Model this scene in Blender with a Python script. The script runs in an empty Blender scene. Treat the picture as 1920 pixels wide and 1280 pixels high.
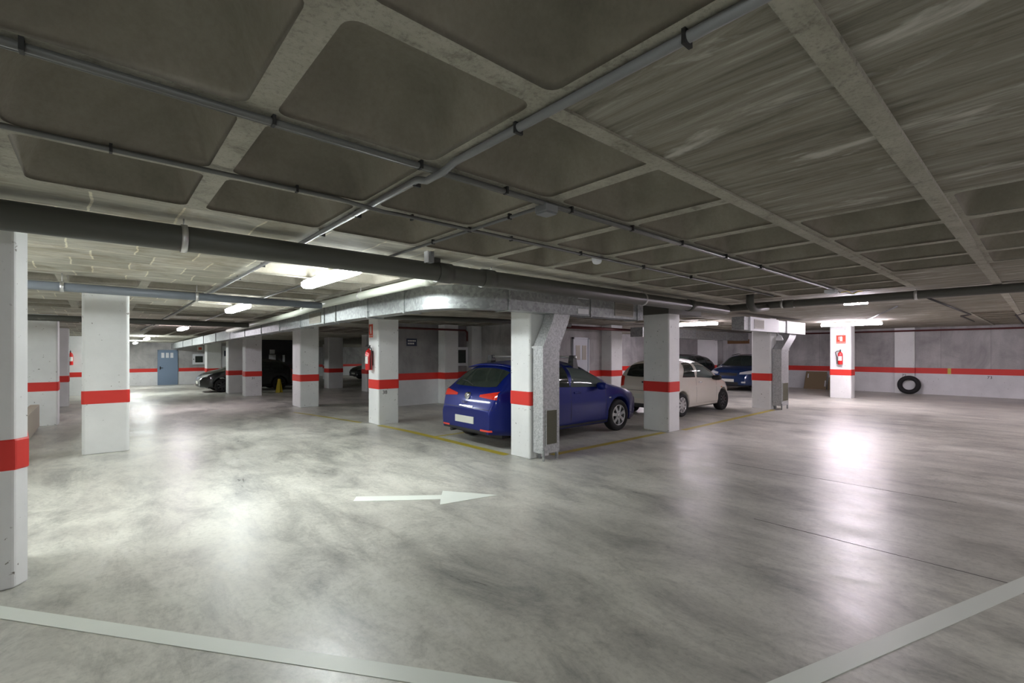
import bpy, bmesh, math, random
from mathutils import Vector, Matrix
random.seed(7)
R = math.radians
scene = bpy.context.scene
C = scene.collection

# ------------------------------------------------------------------ camera
CAM_YAW = 41.3
cam_d = bpy.data.cameras.new('camera')
cam = bpy.data.objects.new('camera', cam_d)
C.objects.link(cam)
cam_d.sensor_fit = 'HORIZONTAL'
cam_d.sensor_width = 36.0
cam_d.lens = 882.0 / 1920.0 * 36.0
cam_d.shift_y = (661.0 - 640.0) / 1920.0
cam_d.clip_start = 0.05
cam.location = (0, 0, 1.5)
cam.rotation_euler = (R(90), 0, -R(CAM_YAW))
scene.camera = cam

# ------------------------------------------------------------------ world, exposure
w = bpy.data.worlds.new('world')
scene.world = w
w.use_nodes = True
w.node_tree.nodes['Background'].inputs[0].default_value = (0.6, 0.62, 0.66, 1)
w.node_tree.nodes['Background'].inputs[1].default_value = 0.12
scene.view_settings.view_transform = 'Standard'
scene.view_settings.look = 'None'
scene.view_settings.gamma = 1
scene.view_settings.exposure = 2.2
LAMP_COOL = (0.93, 0.99, 0.985)
LAMP_PINK = (1.0, 0.90, 1.0)

def G(y):                      # the garage floor and its slab fall gently towards the far end
    return -0.0135 * max(0.0, y - 8.0)

# ------------------------------------------------------------------ materials
def nt(m):
    return m.node_tree.nodes, m.node_tree.links

def pbr(name, col, rough=0.6, metal=0.0, **kw):
    m = bpy.data.materials.new(name)
    m.use_nodes = True
    b = m.node_tree.nodes['Principled BSDF']
    b.inputs['Base Color'].default_value = (*col, 1)
    b.inputs['Roughness'].default_value = rough
    b.inputs['Metallic'].default_value = metal
    for k, v in kw.items():
        b.inputs[k.replace('_', ' ')].default_value = v
    return m

def pos_map(m, scale=(1, 1, 1), rot=(0, 0, 0), local=False):
    n, l = nt(m)
    if local:
        g = n.new('ShaderNodeTexCoord'); out = g.outputs['Object']
    else:
        g = n.new('ShaderNodeNewGeometry'); out = g.outputs['Position']
    mp = n.new('ShaderNodeMapping')
    mp.inputs['Scale'].default_value = scale
    mp.inputs['Rotation'].default_value = rot
    l.new(out, mp.inputs['Vector'])
    return mp.outputs['Vector']

def noise(m, vec, scale, detail=6, rough=0.6, dist=0.0):
    n, l = nt(m)
    t = n.new('ShaderNodeTexNoise')
    t.inputs['Scale'].default_value = scale
    t.inputs['Detail'].default_value = detail
    t.inputs['Roughness'].default_value = rough
    t.inputs['Distortion'].default_value = dist
    l.new(vec, t.inputs['Vector'])
    return t.outputs['Fac']

def ramp(m, fac, stops):
    n, l = nt(m)
    r = n.new('ShaderNodeValToRGB')
    e = r.color_ramp.elements
    while len(e) < len(stops):
        e.new(0.5)
    for k, (p, c) in enumerate(stops):
        e[k].position = p
        e[k].color = (c, c, c, 1) if isinstance(c, (int, float)) else (*c, 1)
    l.new(fac, r.inputs['Fac'])
    return r.outputs['Color']

def mix(m, a, b, fac, mode='MIX'):
    n, l = nt(m)
    x = n.new('ShaderNodeMix')
    x.data_type = 'RGBA'
    x.blend_type = mode
    if isinstance(fac, (int, float)):
        x.inputs[0].default_value = fac
    else:
        l.new(fac, x.inputs[0])
    for s, v in ((6, a), (7, b)):
        if isinstance(v, tuple):
            x.inputs[s].default_value = (*v, 1)
        else:
            l.new(v, x.inputs[s])
    return x.outputs[2]

def to_base(m, col):
    nt(m)[1].new(col, m.node_tree.nodes['Principled BSDF'].inputs['Base Color'])

def to_rough(m, v):
    nt(m)[1].new(v, m.node_tree.nodes['Principled BSDF'].inputs['Roughness'])

def bump(m, h, strength=0.3, dist=0.01):
    n, l = nt(m)
    b = n.new('ShaderNodeBump')
    b.inputs['Strength'].default_value = strength
    b.inputs['Distance'].default_value = dist
    l.new(h, b.inputs['Height'])
    l.new(b.outputs['Normal'], m.node_tree.nodes['Principled BSDF'].inputs['Normal'])

def make_floor_mat():
    m = pbr('polished_concrete', (0.4, 0.4, 0.38), 0.3)
    v = pos_map(m)
    v2 = pos_map(m, (1.0, 0.42, 1), (0, 0, R(28)))
    big = noise(m, v, 0.45, 5, 0.55, 0.8)
    mid = noise(m, v2, 2.0, 12, 0.74, 0.45)
    fine = noise(m, v, 26, 6, 0.75, 0.3)
    swirl = noise(m, v2, 6.0, 10, 0.78, 0.7)
    c = ramp(m, mid, [(0.34, (0.35, 0.348, 0.326)), (0.44, (0.53, 0.524, 0.482)), (0.54, (0.68, 0.67, 0.61)), (0.70, (0.80, 0.79, 0.74))])
    c = mix(m, c, ramp(m, big, [(0.3, (0.66, 0.65, 0.65)), (0.68, (1.0, 1.0, 0.98))]), 0.75, 'MULTIPLY')
    c = mix(m, c, ramp(m, swirl, [(0.32, 0.55), (0.48, 1.0), (0.7, 1.08)]), 0.6, 'MULTIPLY')
    c = mix(m, c, ramp(m, fine, [(0.3, 0.66), (0.5, 1.0), (0.75, 1.12)]), 0.6, 'MULTIPLY')
    to_base(m, c)
    r = ramp(m, mix(m, mid, swirl, 0.4), [(0.32, 0.24), (0.5, 0.36), (0.66, 0.54)])
    to_rough(m, r)
    bump(m, mix(m, fine, swirl, 0.5), 0.22, 0.005)
    m.node_tree.nodes['Principled BSDF'].inputs['Specular IOR Level'].default_value = 0.62
    return m

def make_coffer_mat():
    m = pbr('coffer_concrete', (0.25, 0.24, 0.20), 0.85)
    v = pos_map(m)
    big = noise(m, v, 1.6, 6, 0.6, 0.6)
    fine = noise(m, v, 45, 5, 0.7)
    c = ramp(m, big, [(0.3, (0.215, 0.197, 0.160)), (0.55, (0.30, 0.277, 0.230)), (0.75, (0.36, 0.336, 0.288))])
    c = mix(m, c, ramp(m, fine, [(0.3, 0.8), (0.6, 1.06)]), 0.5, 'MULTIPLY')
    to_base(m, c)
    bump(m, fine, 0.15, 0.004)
    return m

def make_rib_mat():
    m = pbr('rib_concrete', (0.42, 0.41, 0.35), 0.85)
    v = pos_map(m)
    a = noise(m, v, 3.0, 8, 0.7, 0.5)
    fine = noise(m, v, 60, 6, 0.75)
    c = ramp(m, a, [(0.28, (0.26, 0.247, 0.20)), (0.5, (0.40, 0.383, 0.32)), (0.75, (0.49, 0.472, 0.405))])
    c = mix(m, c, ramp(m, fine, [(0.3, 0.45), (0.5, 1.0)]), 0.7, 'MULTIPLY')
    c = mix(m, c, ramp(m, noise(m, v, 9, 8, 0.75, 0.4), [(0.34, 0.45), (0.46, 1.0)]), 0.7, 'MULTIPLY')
    to_base(m, c)
    bump(m, fine, 0.5, 0.008)
    return m

def make_plank_mat():
    m = pbr('board_marked_concrete', (0.4, 0.39, 0.33), 0.85)
    n, l = nt(m)
    v = pos_map(m, (6.0, 0.55, 1))
    st = noise(m, v, 1.6, 12, 0.8, 0.9)
    w2 = n.new('ShaderNodeTexWave')
    w2.bands_direction = 'X'
    w2.inputs['Scale'].default_value = 1.57
    w2.inputs['Distortion'].default_value = 0.5
    w2.inputs['Detail'].default_value = 3
    w2.inputs['Detail Scale'].default_value = 1.2
    l.new(pos_map(m), w2.inputs['Vector'])
    blot = noise(m, pos_map(m, (1.6, 0.8, 1)), 1.3, 7, 0.65, 1.0)
    patch = noise(m, pos_map(m, (3.0, 0.8, 1)), 2.2, 6, 0.6, 0.5)
    c = ramp(m, st, [(0.34, (0.12, 0.112, 0.086)), (0.46, (0.235, 0.22, 0.178)), (0.58, (0.335, 0.318, 0.268)), (0.72, (0.60, 0.58, 0.52))])
    c = mix(m, c, ramp(m, w2.outputs['Fac'], [(0.0, 0.7), (0.07, 1.0), (1.0, 1.0)]), 0.45, 'MULTIPLY')
    c = mix(m, c, ramp(m, blot, [(0.32, (0.62, 0.56, 0.46)), (0.55, (1, 1, 1))]), 0.55, 'MULTIPLY')
    c = mix(m, c, (0.74, 0.72, 0.67), ramp(m, patch, [(0.58, 0.0), (0.68, 0.6)]))
    to_base(m, c)
    bump(m, st, 0.45, 0.012)
    return m

def make_board_mat():
    m = pbr('board_panel_concrete', (0.4, 0.39, 0.33), 0.85)
    n, l = nt(m)
    br = n.new('ShaderNodeTexBrick')
    br.offset = 0.35
    br.inputs['Scale'].default_value = 1
    br.inputs['Mortar Size'].default_value = 0.010
    br.inputs['Mortar Smooth'].default_value = 0.6
    br.inputs['Brick Width'].default_value = 0.46
    br.inputs['Row Height'].default_value = 0.52
    br.inputs['Color1'].default_value = (0.40, 0.385, 0.32, 1); br.inputs['Color2'].default_value = (0.60, 0.585, 0.51, 1)
    br.inputs['Mortar'].default_value = (0.84, 0.81, 0.66, 1)
    dv = n.new('ShaderNodeVectorMath'); dv.operation = 'ADD'
    nz = n.new('ShaderNodeTexNoise'); nz.inputs['Scale'].default_value = 2.2; nz.inputs['Detail'].default_value = 4
    sc = n.new('ShaderNodeVectorMath'); sc.operation = 'SCALE'; sc.inputs[3].default_value = 0.09
    p = pos_map(m)
    l.new(p, nz.inputs['Vector']); l.new(nz.outputs['Color'], sc.inputs[0]); l.new(p, dv.inputs[0]); l.new(sc.outputs[0], dv.inputs[1])
    l.new(dv.outputs[0], br.inputs['Vector'])
    st = noise(m, pos_map(m, (1.2, 5.0, 1), (0, 0, R(20))), 2.2, 8, 0.7, 0.8)
    bl = noise(m, pos_map(m), 1.9, 6, 0.65, 0.8)
    c = mix(m, br.outputs['Color'], ramp(m, st, [(0.3, 0.55), (0.55, 1.0), (0.72, 1.2)]), 0.8, 'MULTIPLY')
    c = mix(m, c, ramp(m, bl, [(0.36, (0.62, 0.54, 0.42)), (0.52, (1, 1, 1))]), 0.6, 'MULTIPLY')
    to_base(m, c)
    bump(m, st, 0.4, 0.01)
    return m

def make_paint_mat(name, col, dark=0.75, specks=True, rough=0.62):
    m = pbr(name, col, rough)
    v = pos_map(m)
    a = noise(m, v, 1.8, 6, 0.6)
    f = noise(m, v, 55, 4, 0.7)
    c = mix(m, col, ramp(m, a, [(0.3, dark + 0.1), (0.65, 1.0)]), 0.7, 'MULTIPLY')
    if specks:
        s = noise(m, v, 24, 3, 0.55)
        s2 = noise(m, v, 3.1, 2, 0.5)
        k = mix(m, ramp(m, s, [(0.29, 1.0), (0.33, 0.0)]), ramp(m, s2, [(0.45, 0.0), (0.55, 1.0)]), 1.0, 'MULTIPLY')
        c = mix(m, c, (0.18, 0.17, 0.15), k)
    to_base(m, c)
    bump(m, f, 0.12, 0.004)
    return m

def make_concrete_wall():
    m = pbr('grey_wall_concrete', (0.3, 0.3, 0.3), 0.8)
    v = pos_map(m)
    a = noise(m, v, 1.1, 8, 0.65, 0.6)
    v2 = pos_map(m, (1.4, 1.4, 0.25))
    st = noise(m, v2, 2.4, 5, 0.6)
    f = noise(m, v, 40, 5, 0.7)
    c = ramp(m, a, [(0.3, (0.31, 0.30, 0.302)), (0.55, (0.47, 0.458, 0.458)), (0.75, (0.58, 0.57, 0.568))])
    c = mix(m, c, ramp(m, st, [(0.35, 0.75), (0.6, 1.0)]), 0.6, 'MULTIPLY')
    c = mix(m, c, ramp(m, f, [(0.3, 0.8), (0.6, 1.05)]), 0.5, 'MULTIPLY')
    n, l = nt(m)
    br = n.new('ShaderNodeTexBrick')
    br.offset = 0
    br.inputs['Scale'].default_value = 1
    br.inputs['Mortar Size'].default_value = 0.008
    br.inputs['Brick Width'].default_value = 1.25
    br.inputs['Row Height'].default_value = 60
    br.inputs['Color1'].default_value = (1, 1, 1, 1); br.inputs['Color2'].default_value = (1, 1, 1, 1)
    br.inputs['Mortar'].default_value = (0.55, 0.55, 0.55, 1)
    l.new(pos_map(m, (1, 1, 1), (0, 0, R(90))), br.inputs['Vector'])
    c = mix(m, c, br.outputs['Color'], 0.6, 'MULTIPLY')
    to_base(m, c)
    bump(m, f, 0.25, 0.006)
    return m

def make_galv():
    m = pbr('galvanised_steel', (0.40, 0.42, 0.42), 0.5, 0.7)
    n, l = nt(m)
    v = pos_map(m)
    vo = n.new('ShaderNodeTexVoronoi')
    vo.inputs['Scale'].default_value = 26
    l.new(v, vo.inputs['Vector'])
    a = noise(m, v, 14, 6, 0.7)
    bw = n.new('ShaderNodeRGBToBW'); l.new(vo.outputs['Color'], bw.inputs[0])
    c = ramp(m, bw.outputs[0], [(0.0, (0.26, 0.275, 0.275)), (1.0, (0.44, 0.46, 0.46))])
    c = mix(m, c, ramp(m, a, [(0.3, 0.8), (0.7, 1.1)]), 0.6, 'MULTIPLY')
    to_base(m, c)
    to_rough(m, ramp(m, a, [(0.3, 0.42), (0.7, 0.60)]))
    bump(m, a, 0.1, 0.003)
    return m

M = {}
M['floor'] = make_floor_mat()
M['coffer'] = make_coffer_mat()
M['rib'] = make_rib_mat()
M['plank'] = make_plank_mat()
M['board'] = make_board_mat()
M['white'] = make_paint_mat('white_column_paint', (0.80, 0.81, 0.81))
M['wallwhite'] = make_paint_mat('white_wall_paint', (0.76, 0.76, 0.78), 0.7)
M['wallgrey'] = make_concrete_wall()
M['red'] = make_paint_mat('red_band_paint', (0.70, 0.032, 0.022), 0.8, False, 0.5)
M['beige'] = make_paint_mat('beige_render', (0.50, 0.44, 0.36), 0.8, False)
M['galv'] = make_galv()
M['galv_b'] = pbr('pale_galvanised_steel', (0.52, 0.53, 0.54), 0.45, 0.3)
M['galv_b'].node_tree.nodes['Principled BSDF'].inputs['Base Color'].default_value = (0.52, 0.53, 0.54, 1)
to_base(M['galv_b'], ramp(M['galv_b'], noise(M['galv_b'], pos_map(M['galv_b']), 38, 4, 0.7), [(0.35, (0.34, 0.35, 0.36)), (0.65, (0.60, 0.61, 0.62))]))
M['pipe'] = pbr('dark_grey_pvc', (0.070, 0.070, 0.060), 0.45)
M['pipe2'] = pbr('mid_grey_pvc', (0.16, 0.18, 0.21), 0.4)
M['pipe3'] = pbr('pale_grey_pvc', (0.42, 0.44, 0.38), 0.4)
M['conduit'] = pbr('grey_conduit', (0.115, 0.115, 0.11), 0.42)
M['conduit_b'] = pbr('pale_conduit', (0.20, 0.205, 0.21), 0.4)
M['clip'] = pbr('black_clip', (0.02, 0.02, 0.02), 0.6)
M['steel'] = pbr('bright_steel', (0.6, 0.6, 0.6), 0.35, 0.9)
M['ylw'] = make_paint_mat('yellow_line_paint', (0.62, 0.50, 0.06), 0.5, True, 0.4)
M['wht'] = make_paint_mat('white_line_paint', (0.84, 0.88, 0.82), 0.85, False, 0.42)
M['bluedoor'] = pbr('blue_grey_door', (0.20, 0.27, 0.38), 0.45)
M['wdoor'] = pbr('pale_grey_door', (0.55, 0.57, 0.62), 0.45)
M['black'] = pbr('black_plastic', (0.012, 0.012, 0.013), 0.45)
M['rubber'] = pbr('tyre_rubber', (0.013, 0.013, 0.014), 0.75)
M['glass'] = pbr('tinted_glass', (0.018, 0.026, 0.022), 0.05, 0.0, Specular_IOR_Level=0.8)
M['glass_lit'] = pbr('lit_window_glass', (0.10, 0.125, 0.12), 0.05, 0.0, Specular_IOR_Level=0.8)  # pale tone paints in the bright surroundings reflected by the front windows
M['chrome'] = pbr('chrome', (0.8, 0.8, 0.82), 0.12, 1.0)
M['alloy'] = pbr('alloy', (0.30, 0.30, 0.31), 0.32, 0.85)
M['alloy_b'] = pbr('bright_alloy', (0.62, 0.62, 0.63), 0.3, 0.8)
M['steelwheel'] = pbr('black_steel_wheel', (0.03, 0.03, 0.032), 0.5, 0.3)
M['lampred'] = pbr('red_lens', (0.62, 0.03, 0.015), 0.12, 0.0, Coat_Weight=1.0)
M['lampclear'] = pbr('clear_lens', (0.62, 0.64, 0.66), 0.08, 0.3, Coat_Weight=1.0)
M['amber'] = pbr('amber_lens', (0.75, 0.22, 0.02), 0.2)
M['plate'] = pbr('number_plate', (0.62, 0.62, 0.56), 0.4)
M['signred'] = pbr('sign_red', (0.62, 0.07, 0.03), 0.35)
M['signwhite'] = pbr('sign_white', (0.75, 0.74, 0.70), 0.4)
M['extred'] = pbr('extinguisher_red', (0.62, 0.02, 0.02), 0.22, 0.0, Coat_Weight=0.6)
M['label_w'] = pbr('paper_white', (0.75, 0.76, 0.80), 0.5)
M['darkblue'] = pbr('sign_dark_blue', (0.02, 0.03, 0.07), 0.4)
M['grille'] = pbr('vent_grille', (0.30, 0.28, 0.24), 0.5, 0.3)
M['grille_d'] = pbr('vent_inside', (0.11, 0.11, 0.085), 0.7)
M['mesh'] = pbr('olive_vent_mesh', (0.17, 0.165, 0.11), 0.6)
M['card'] = make_paint_mat('cardboard_brown', (0.27, 0.20, 0.12), 0.8, False, 0.8)
M['brown'] = pbr('brown_stain', (0.16, 0.08, 0.03), 0.8)
M['lampbody'] = pbr('lamp_housing', (0.6, 0.6, 0.6), 0.4)
M['ink'] = pbr('black_ink', (0.015, 0.015, 0.015), 0.7)
M['redpipe'] = pbr('red_pipe_paint', (0.10, 0.016, 0.016), 0.4)
M['yellowsign'] = pbr('yellow_plastic', (0.55, 0.42, 0.02), 0.45)
M['joint'] = pbr('floor_joint_dark', (0.06, 0.06, 0.055), 0.8)

def car_paint(name, col, metal=0.3, rough=0.3):
    m = pbr(name, col, rough, metal, Coat_Weight=1.0, Coat_Roughness=0.06)
    return m
M['carblue'] = car_paint('blue_car_paint', (0.002, 0.010, 0.145), 0.25, 0.36)
for k_, v_ in (('Coat Weight', .45), ('Specular IOR Level', .25)): M['carblue'].node_tree.nodes['Principled BSDF'].inputs[k_].default_value = v_
M['carwhite'] = car_paint('cream_white_car_paint', (0.72, 0.67, 0.60), 0.0, 0.35)
M['carnavy'] = car_paint('navy_car_paint', (0.006, 0.025, 0.10), 0.3)
M['carblack'] = car_paint('black_car_paint', (0.008, 0.010, 0.009), 0.2)
M['cargrey'] = car_paint('dark_grey_car_paint', (0.03, 0.03, 0.035), 0.3)

def emit(name, col, s):
    m = bpy.data.materials.new(name)
    m.use_nodes = True
    n, l = nt(m)
    n.remove(n['Principled BSDF'])
    e = n.new('ShaderNodeEmission')
    e.inputs[0].default_value = (*col, 1)
    e.inputs[1].default_value = s
    l.new(e.outputs[0], n['Material Output'].inputs[0])
    return m

# ------------------------------------------------------------------ mesh helpers
class MB:
    def __init__(s):
        s.bm = bmesh.new(); s.mi = 0
    def _f(s, vs, smooth=False):
        try:
            f = s.bm.faces.new(vs)
        except ValueError:
            return None
        f.material_index = s.mi; f.smooth = smooth
        return f
    def v(s, p):
        return s.bm.verts.new(p)
    def poly(s, pts, smooth=False):
        return s._f([s.v(p) for p in pts], smooth)
    def box(s, a, b, warp=False):
        x0, y0, z0 = a; x1, y1, z1 = b
        g = G if warp else (lambda y: 0.0)
        P = [s.v((x, y, z + g(y))) for z in (z0, z1) for x, y in ((x0, y0), (x1, y0), (x1, y1), (x0, y1))]
        for q in ((3, 2, 1, 0), (4, 5, 6, 7), (0, 1, 5, 4), (1, 2, 6, 5), (2, 3, 7, 6), (3, 0, 4, 7)):
            s._f([P[i] for i in q])
        return s
    def prism(s, foot, z0, z1):
        n = len(foot)
        a = [s.v((x, y, z0)) for x, y in foot]; b = [s.v((x, y, z1)) for x, y in foot]
        s._f(a[::-1]); s._f(b)
        for i in range(n):
            s._f([a[i], a[(i + 1) % n], b[(i + 1) % n], b[i]])
        return s
    def loft(s, rings, cap=True, smooth=True, closed=True):
        R_ = [[s.v(p) for p in r] for r in rings]
        n = len(rings[0])
        m_ = n if closed else n - 1
        for a, b in zip(R_, R_[1:]):
            for i in range(m_):
                s._f([a[i], a[(i + 1) % n], b[(i + 1) % n], b[i]], smooth)
        if cap:
            s._f(R_[0][::-1]); s._f(R_[-1])
        return s
    def tube(s, pts, r, seg=14, cap=True):
        pts = [Vector(p) for p in pts]
        rings = []
        up = Vector((0, 0, 1))
        for i, p in enumerate(pts):
            if i == 0: d = pts[1] - p
            elif i == len(pts) - 1: d = p - pts[-2]
            else: d = (p - pts[i - 1]).normalized() + (pts[i + 1] - p).normalized()
            d.normalize()
            u = up if abs(d.z) < 0.95 else Vector((1, 0, 0))
            a = d.cross(u).normalized(); b = a.cross(d).normalized()
            rr = r[i] if isinstance(r, (list, tuple)) else r
            rings.append([p + a * (math.cos(t) * rr) + b * (math.sin(t) * rr) for t in [2 * math.pi * k / seg for k in range(seg)]])
        return s.loft(rings, cap)
    def lathe(s, prof, c=(0, 0, 0), axis='z', seg=32, cap=True):
        rings = []
        for r, h in prof:
            ring = []
            for k in range(seg):
                t = 2 * math.pi * k / seg
                a, b = r * math.cos(t), r * math.sin(t)
                p = {'z': (a, b, h), 'y': (a, h, b), 'x': (h, a, b)}[axis]
                ring.append((p[0] + c[0], p[1] + c[1], p[2] + c[2]))
            rings.append(ring)
        return s.loft(rings, cap)
    def build(s, name, mats, parent=None, loc=(0, 0, 0), rz=0.0, bevel=0, fix=True):
        me = bpy.data.meshes.new(name)
        if fix:
            bmesh.ops.recalc_face_normals(s.bm, faces=s.bm.faces)
        s.bm.to_mesh(me); s.bm.free()
        for m in (mats if isinstance(mats, (list, tuple)) else [mats]):
            me.materials.append(m)
        o = bpy.data.objects.new(name, me)
        C.objects.link(o)
        o.location = loc; o.rotation_euler = (0, 0, rz)
        if parent: o.parent = parent
        if bevel:
            b = o.modifiers.new('bevel', 'BEVEL'); b.width = bevel; b.segments = 2; b.limit_method = 'ANGLE'; b.angle_limit = R(40)
        return o

def tag(o, label, cat, group=None):
    o['label'] = label; o['category'] = cat
    if group: o['group'] = group
    return o

def thing(name, label, cat, loc=(0, 0, 0), rz=0.0, group=None):
    o = bpy.data.objects.new(name, None)
    C.objects.link(o)
    o.empty_display_size = 0.1
    o.location = loc; o.rotation_euler = (0, 0, rz)
    return tag(o, label, cat, group)

def struct(o):
    o['kind'] = 'structure'
    return o

def text_mesh(name, s, size, mat, parent, loc, rot, ext=0.002, spacing=1.0, sx=1.0):
    cu = bpy.data.curves.new(name + '_cu', 'FONT')
    cu.body = s; cu.size = size; cu.extrude = ext; cu.align_x = 'CENTER'; cu.align_y = 'CENTER'
    cu.space_character = spacing
    t = bpy.data.objects.new(name + '_tmp', cu)
    C.objects.link(t)
    dg = bpy.context.evaluated_depsgraph_get()
    me = bpy.data.meshes.new_from_object(t.evaluated_get(dg))
    bpy.data.objects.remove(t)
    me.materials.clear(); me.materials.append(mat)
    o = bpy.data.objects.new(name, me)
    C.objects.link(o)
    o.parent = parent; o.location = loc; o.rotation_euler = rot; o.scale = (sx, 1, 1)
    return o
ROT_FACE_MY = (R(90), 0, 0)            # text on a face looking to -y
ROT_FACE_MX = (R(90), 0, R(-90))       # text on a face looking to -x

# ------------------------------------------------------------------ room shell
CEIL = 2.42
XL, XR, YF, YB = -7.0, 22.5, -6.0, 40.0
b = MB()
for y0, y1 in ((YF, 8.0), (8.0, YB)):
    b.poly([(XL, y0, G(y0)), (XR, y0, G(y0)), (XR, y1, G(y1)), (XL, y1, G(y1))])
    b.poly([(XL, y0, G(y0) - .3), (XL, y1, G(y1) - .3), (XR, y1, G(y1) - .3), (XR, y0, G(y0) - .3)])
struct(b.build('floor', M['floor'], fix=False))

# ceiling: coffers on a 0.8 m grid, flat board-marked slab around the columns
X0, Y0g, S = -0.34, 1.21, 0.8
def is_coffer(i, j):
    x = X0 + S * (i + .5); y = Y0g + S * (j + .5)
    if y < 3.61:
        if x > 8.46: return x > 14.5 and y < 1.0
        if 0 <= j: return True
        if x < 1.26: return y > -3
        if x < 3.66: return y < -1.5
        return x < 6.86 and y > -3.2
    if y < 5.21: return False
    if x > 9.6:
        return y > 6.0 and y < 8.4
    if x < 1.26:
        return 7.61 < y < 9.21 or 10.8 < y < 12.4 or 15.5 < y < 17.5
    if x < 4.1:
        return not (12.9 < y < 14.2) and y < 24
    return 6.0 < y < 8.4 or 10.0 < y < 13.2 or 15.0 < y < 18.0

def rrect(h, r, cx, cy, z, n=4):
    out = []
    for sx, sy, a0 in ((1, 1, 0), (-1, 1, 90), (-1, -1, 180), (1, -1, 270)):
        for k in range(n + 1):
            a = R(a0 + 90 * k / n)
            out.append((cx + sx * (h - r) + r * math.cos(a), cy + sy * (h - r) + r * math.sin(a), z))
    return out

b = MB()
imin, imax = int(math.floor((XL - X0) / S)), int(math.ceil((XR - X0) / S))
jmin, jmax = int(math.floor((YF - Y0g) / S)), int(math.ceil((YB - Y0g) / S))
for i in range(imin, imax):
    for j in range(jmin, jmax):
        x0, y0 = X0 + S * i, Y0g + S * j
        x1, y1 = x0 + S, y0 + S
        cx, cy = x0 + S / 2, y0 + S / 2
        if not is_coffer(i, j):
            b.mi = 3 if (cy > 3.6 and cx < 9.0) else 1
            e = 0.0
            b.poly([(x0, y0, CEIL + e + G(y0)), (x0, y1, CEIL + e + G(y1)), (x1, y1, CEIL + e + G(y1)), (x1, y0, CEIL + e + G(y0))])
            continue
        N = 4
        prof = [(.350, .05, 0), (.341, .055, .025), (.318, .07, .095), (.288, .085, .17), (.248, .095, .235), (.190, .09, .275), (.11, .05, .288)]
        rings = []
        for h, r, dz in prof:
            rings.append([b.v((p[0], p[1], p[2] + G(p[1]))) for p in rrect(h, r, cx, cy, CEIL + dz, N)])
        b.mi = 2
        cor = [b.v((x, y, CEIL + G(y))) for x, y in ((x1, y1), (x0, y1), (x0, y0), (x1, y0))]
        n = len(rings[0])
        for q in range(4):
            st = q * (N + 1)
            for k in range(N):
                b._f([cor[q], rings[0][st + k], rings[0][st + k + 1]])
            b._f([cor[q], rings[0][st + N], rings[0][(st + N + 1) % n], cor[(q + 1) % 4]])
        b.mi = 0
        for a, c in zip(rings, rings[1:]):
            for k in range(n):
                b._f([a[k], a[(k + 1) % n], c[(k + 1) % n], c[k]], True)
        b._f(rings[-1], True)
# down-standing strips beside the flat fields
b.mi = 2
b.box((-3, .395, CEIL - .022), (XR, .475, CEIL + .03))
b.box((1.26, 1.195, CEIL - .012), (8.4, 1.272, CEIL + .03))
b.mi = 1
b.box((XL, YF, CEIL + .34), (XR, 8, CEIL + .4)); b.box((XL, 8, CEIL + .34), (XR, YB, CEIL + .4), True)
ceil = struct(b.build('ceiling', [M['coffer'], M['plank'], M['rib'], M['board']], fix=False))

# walls -------------------------------------------------------------------
def wall(name, segs, mats=None, band=True, low=True):
    """segs: boxes in plan (x0,y0,x1,y1); white painted foot, grey above, red band as its own trim"""
    w_ = MB()
    for x0, y0, x1, y1 in segs:
        ys = [y0] + ([8.0] if y0 < 8 < y1 else []) + [y1]
        for a, c in zip(ys, ys[1:]):
            if low:
                w_.mi = 0; w_.box((x0, a, -.3), (x1, c, .75), True)
                w_.mi = 1; w_.box((x0, a, .75), (x1, c, CEIL + .05), True)
            else:
                w_.mi = 1; w_.box((x0, a, -.3), (x1, c, CEIL + .05), True)
    return struct(w_.build(name, mats or [M['wallwhite'], M['wallgrey']]))
trim_n = [0]
def trim(boxes, mat=None, warp=True):
    w_ = MB()
    for a, c in boxes:
        ys = [a[1]] + ([8.0] if a[1] < 8 < c[1] and warp else []) + [c[1]]
        for p, q in zip(ys, ys[1:]):
            w_.box((a[0], p, a[2]), (c[0], q, c[2]), warp)
    trim_n[0] += 1
    return struct(w_.build('trim_%d' % trim_n[0], mat or M['red']))

wall('wall_right', [(XR, YF, XR + .3, YB)])
trim([((XR - .004, YF, .75), (XR + .01, YB, .95))])
wall('wall_left', [(XL - .3, YF, XL, YB)])
trim([((XL - .01, YF, .75), (XL + .004, YB, .95))])
wall('wall_front', [(XL, YF - .3, XR, YF)])
wall('wall_back', [(XL, YB, XR, YB + .3)])
trim([((XL, YB - .004, .75), (XR, YB + .01, .95))])
# far wall with the blue door
YD = 33.4
wall('wall_far', [(XL, YD, 6.2, YD + .3)])
trim([((XL, YD - .006, .75), (2.50, YD + .01, .95)), ((3.50, YD - .006, .75), (6.2, YD + .01, .95))])
# block wall behind the blue car, stepping forward at the door
wall('wall_middle', [(5.9, 12.5, 9.4, 12.75), (9.4, 9.7, 9.65, 12.75), (9.4, 9.7, 12.5, 9.95)])
trim([((5.9, 12.492, .75), (9.4, 12.51, .95)), ((9.392, 9.7, .75), (9.41, 12.5, .95)), ((9.4, 9.692, .75), (10.98, 9.71, .95)), ((11.74, 9.692, .75), (12.5, 9.71, .95))])
wall('wall_recess', [(12.3, 12.8, XR, 13.05)])
trim([((12.3, 12.792, .75), (XR, 12.81, .95))])
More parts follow.
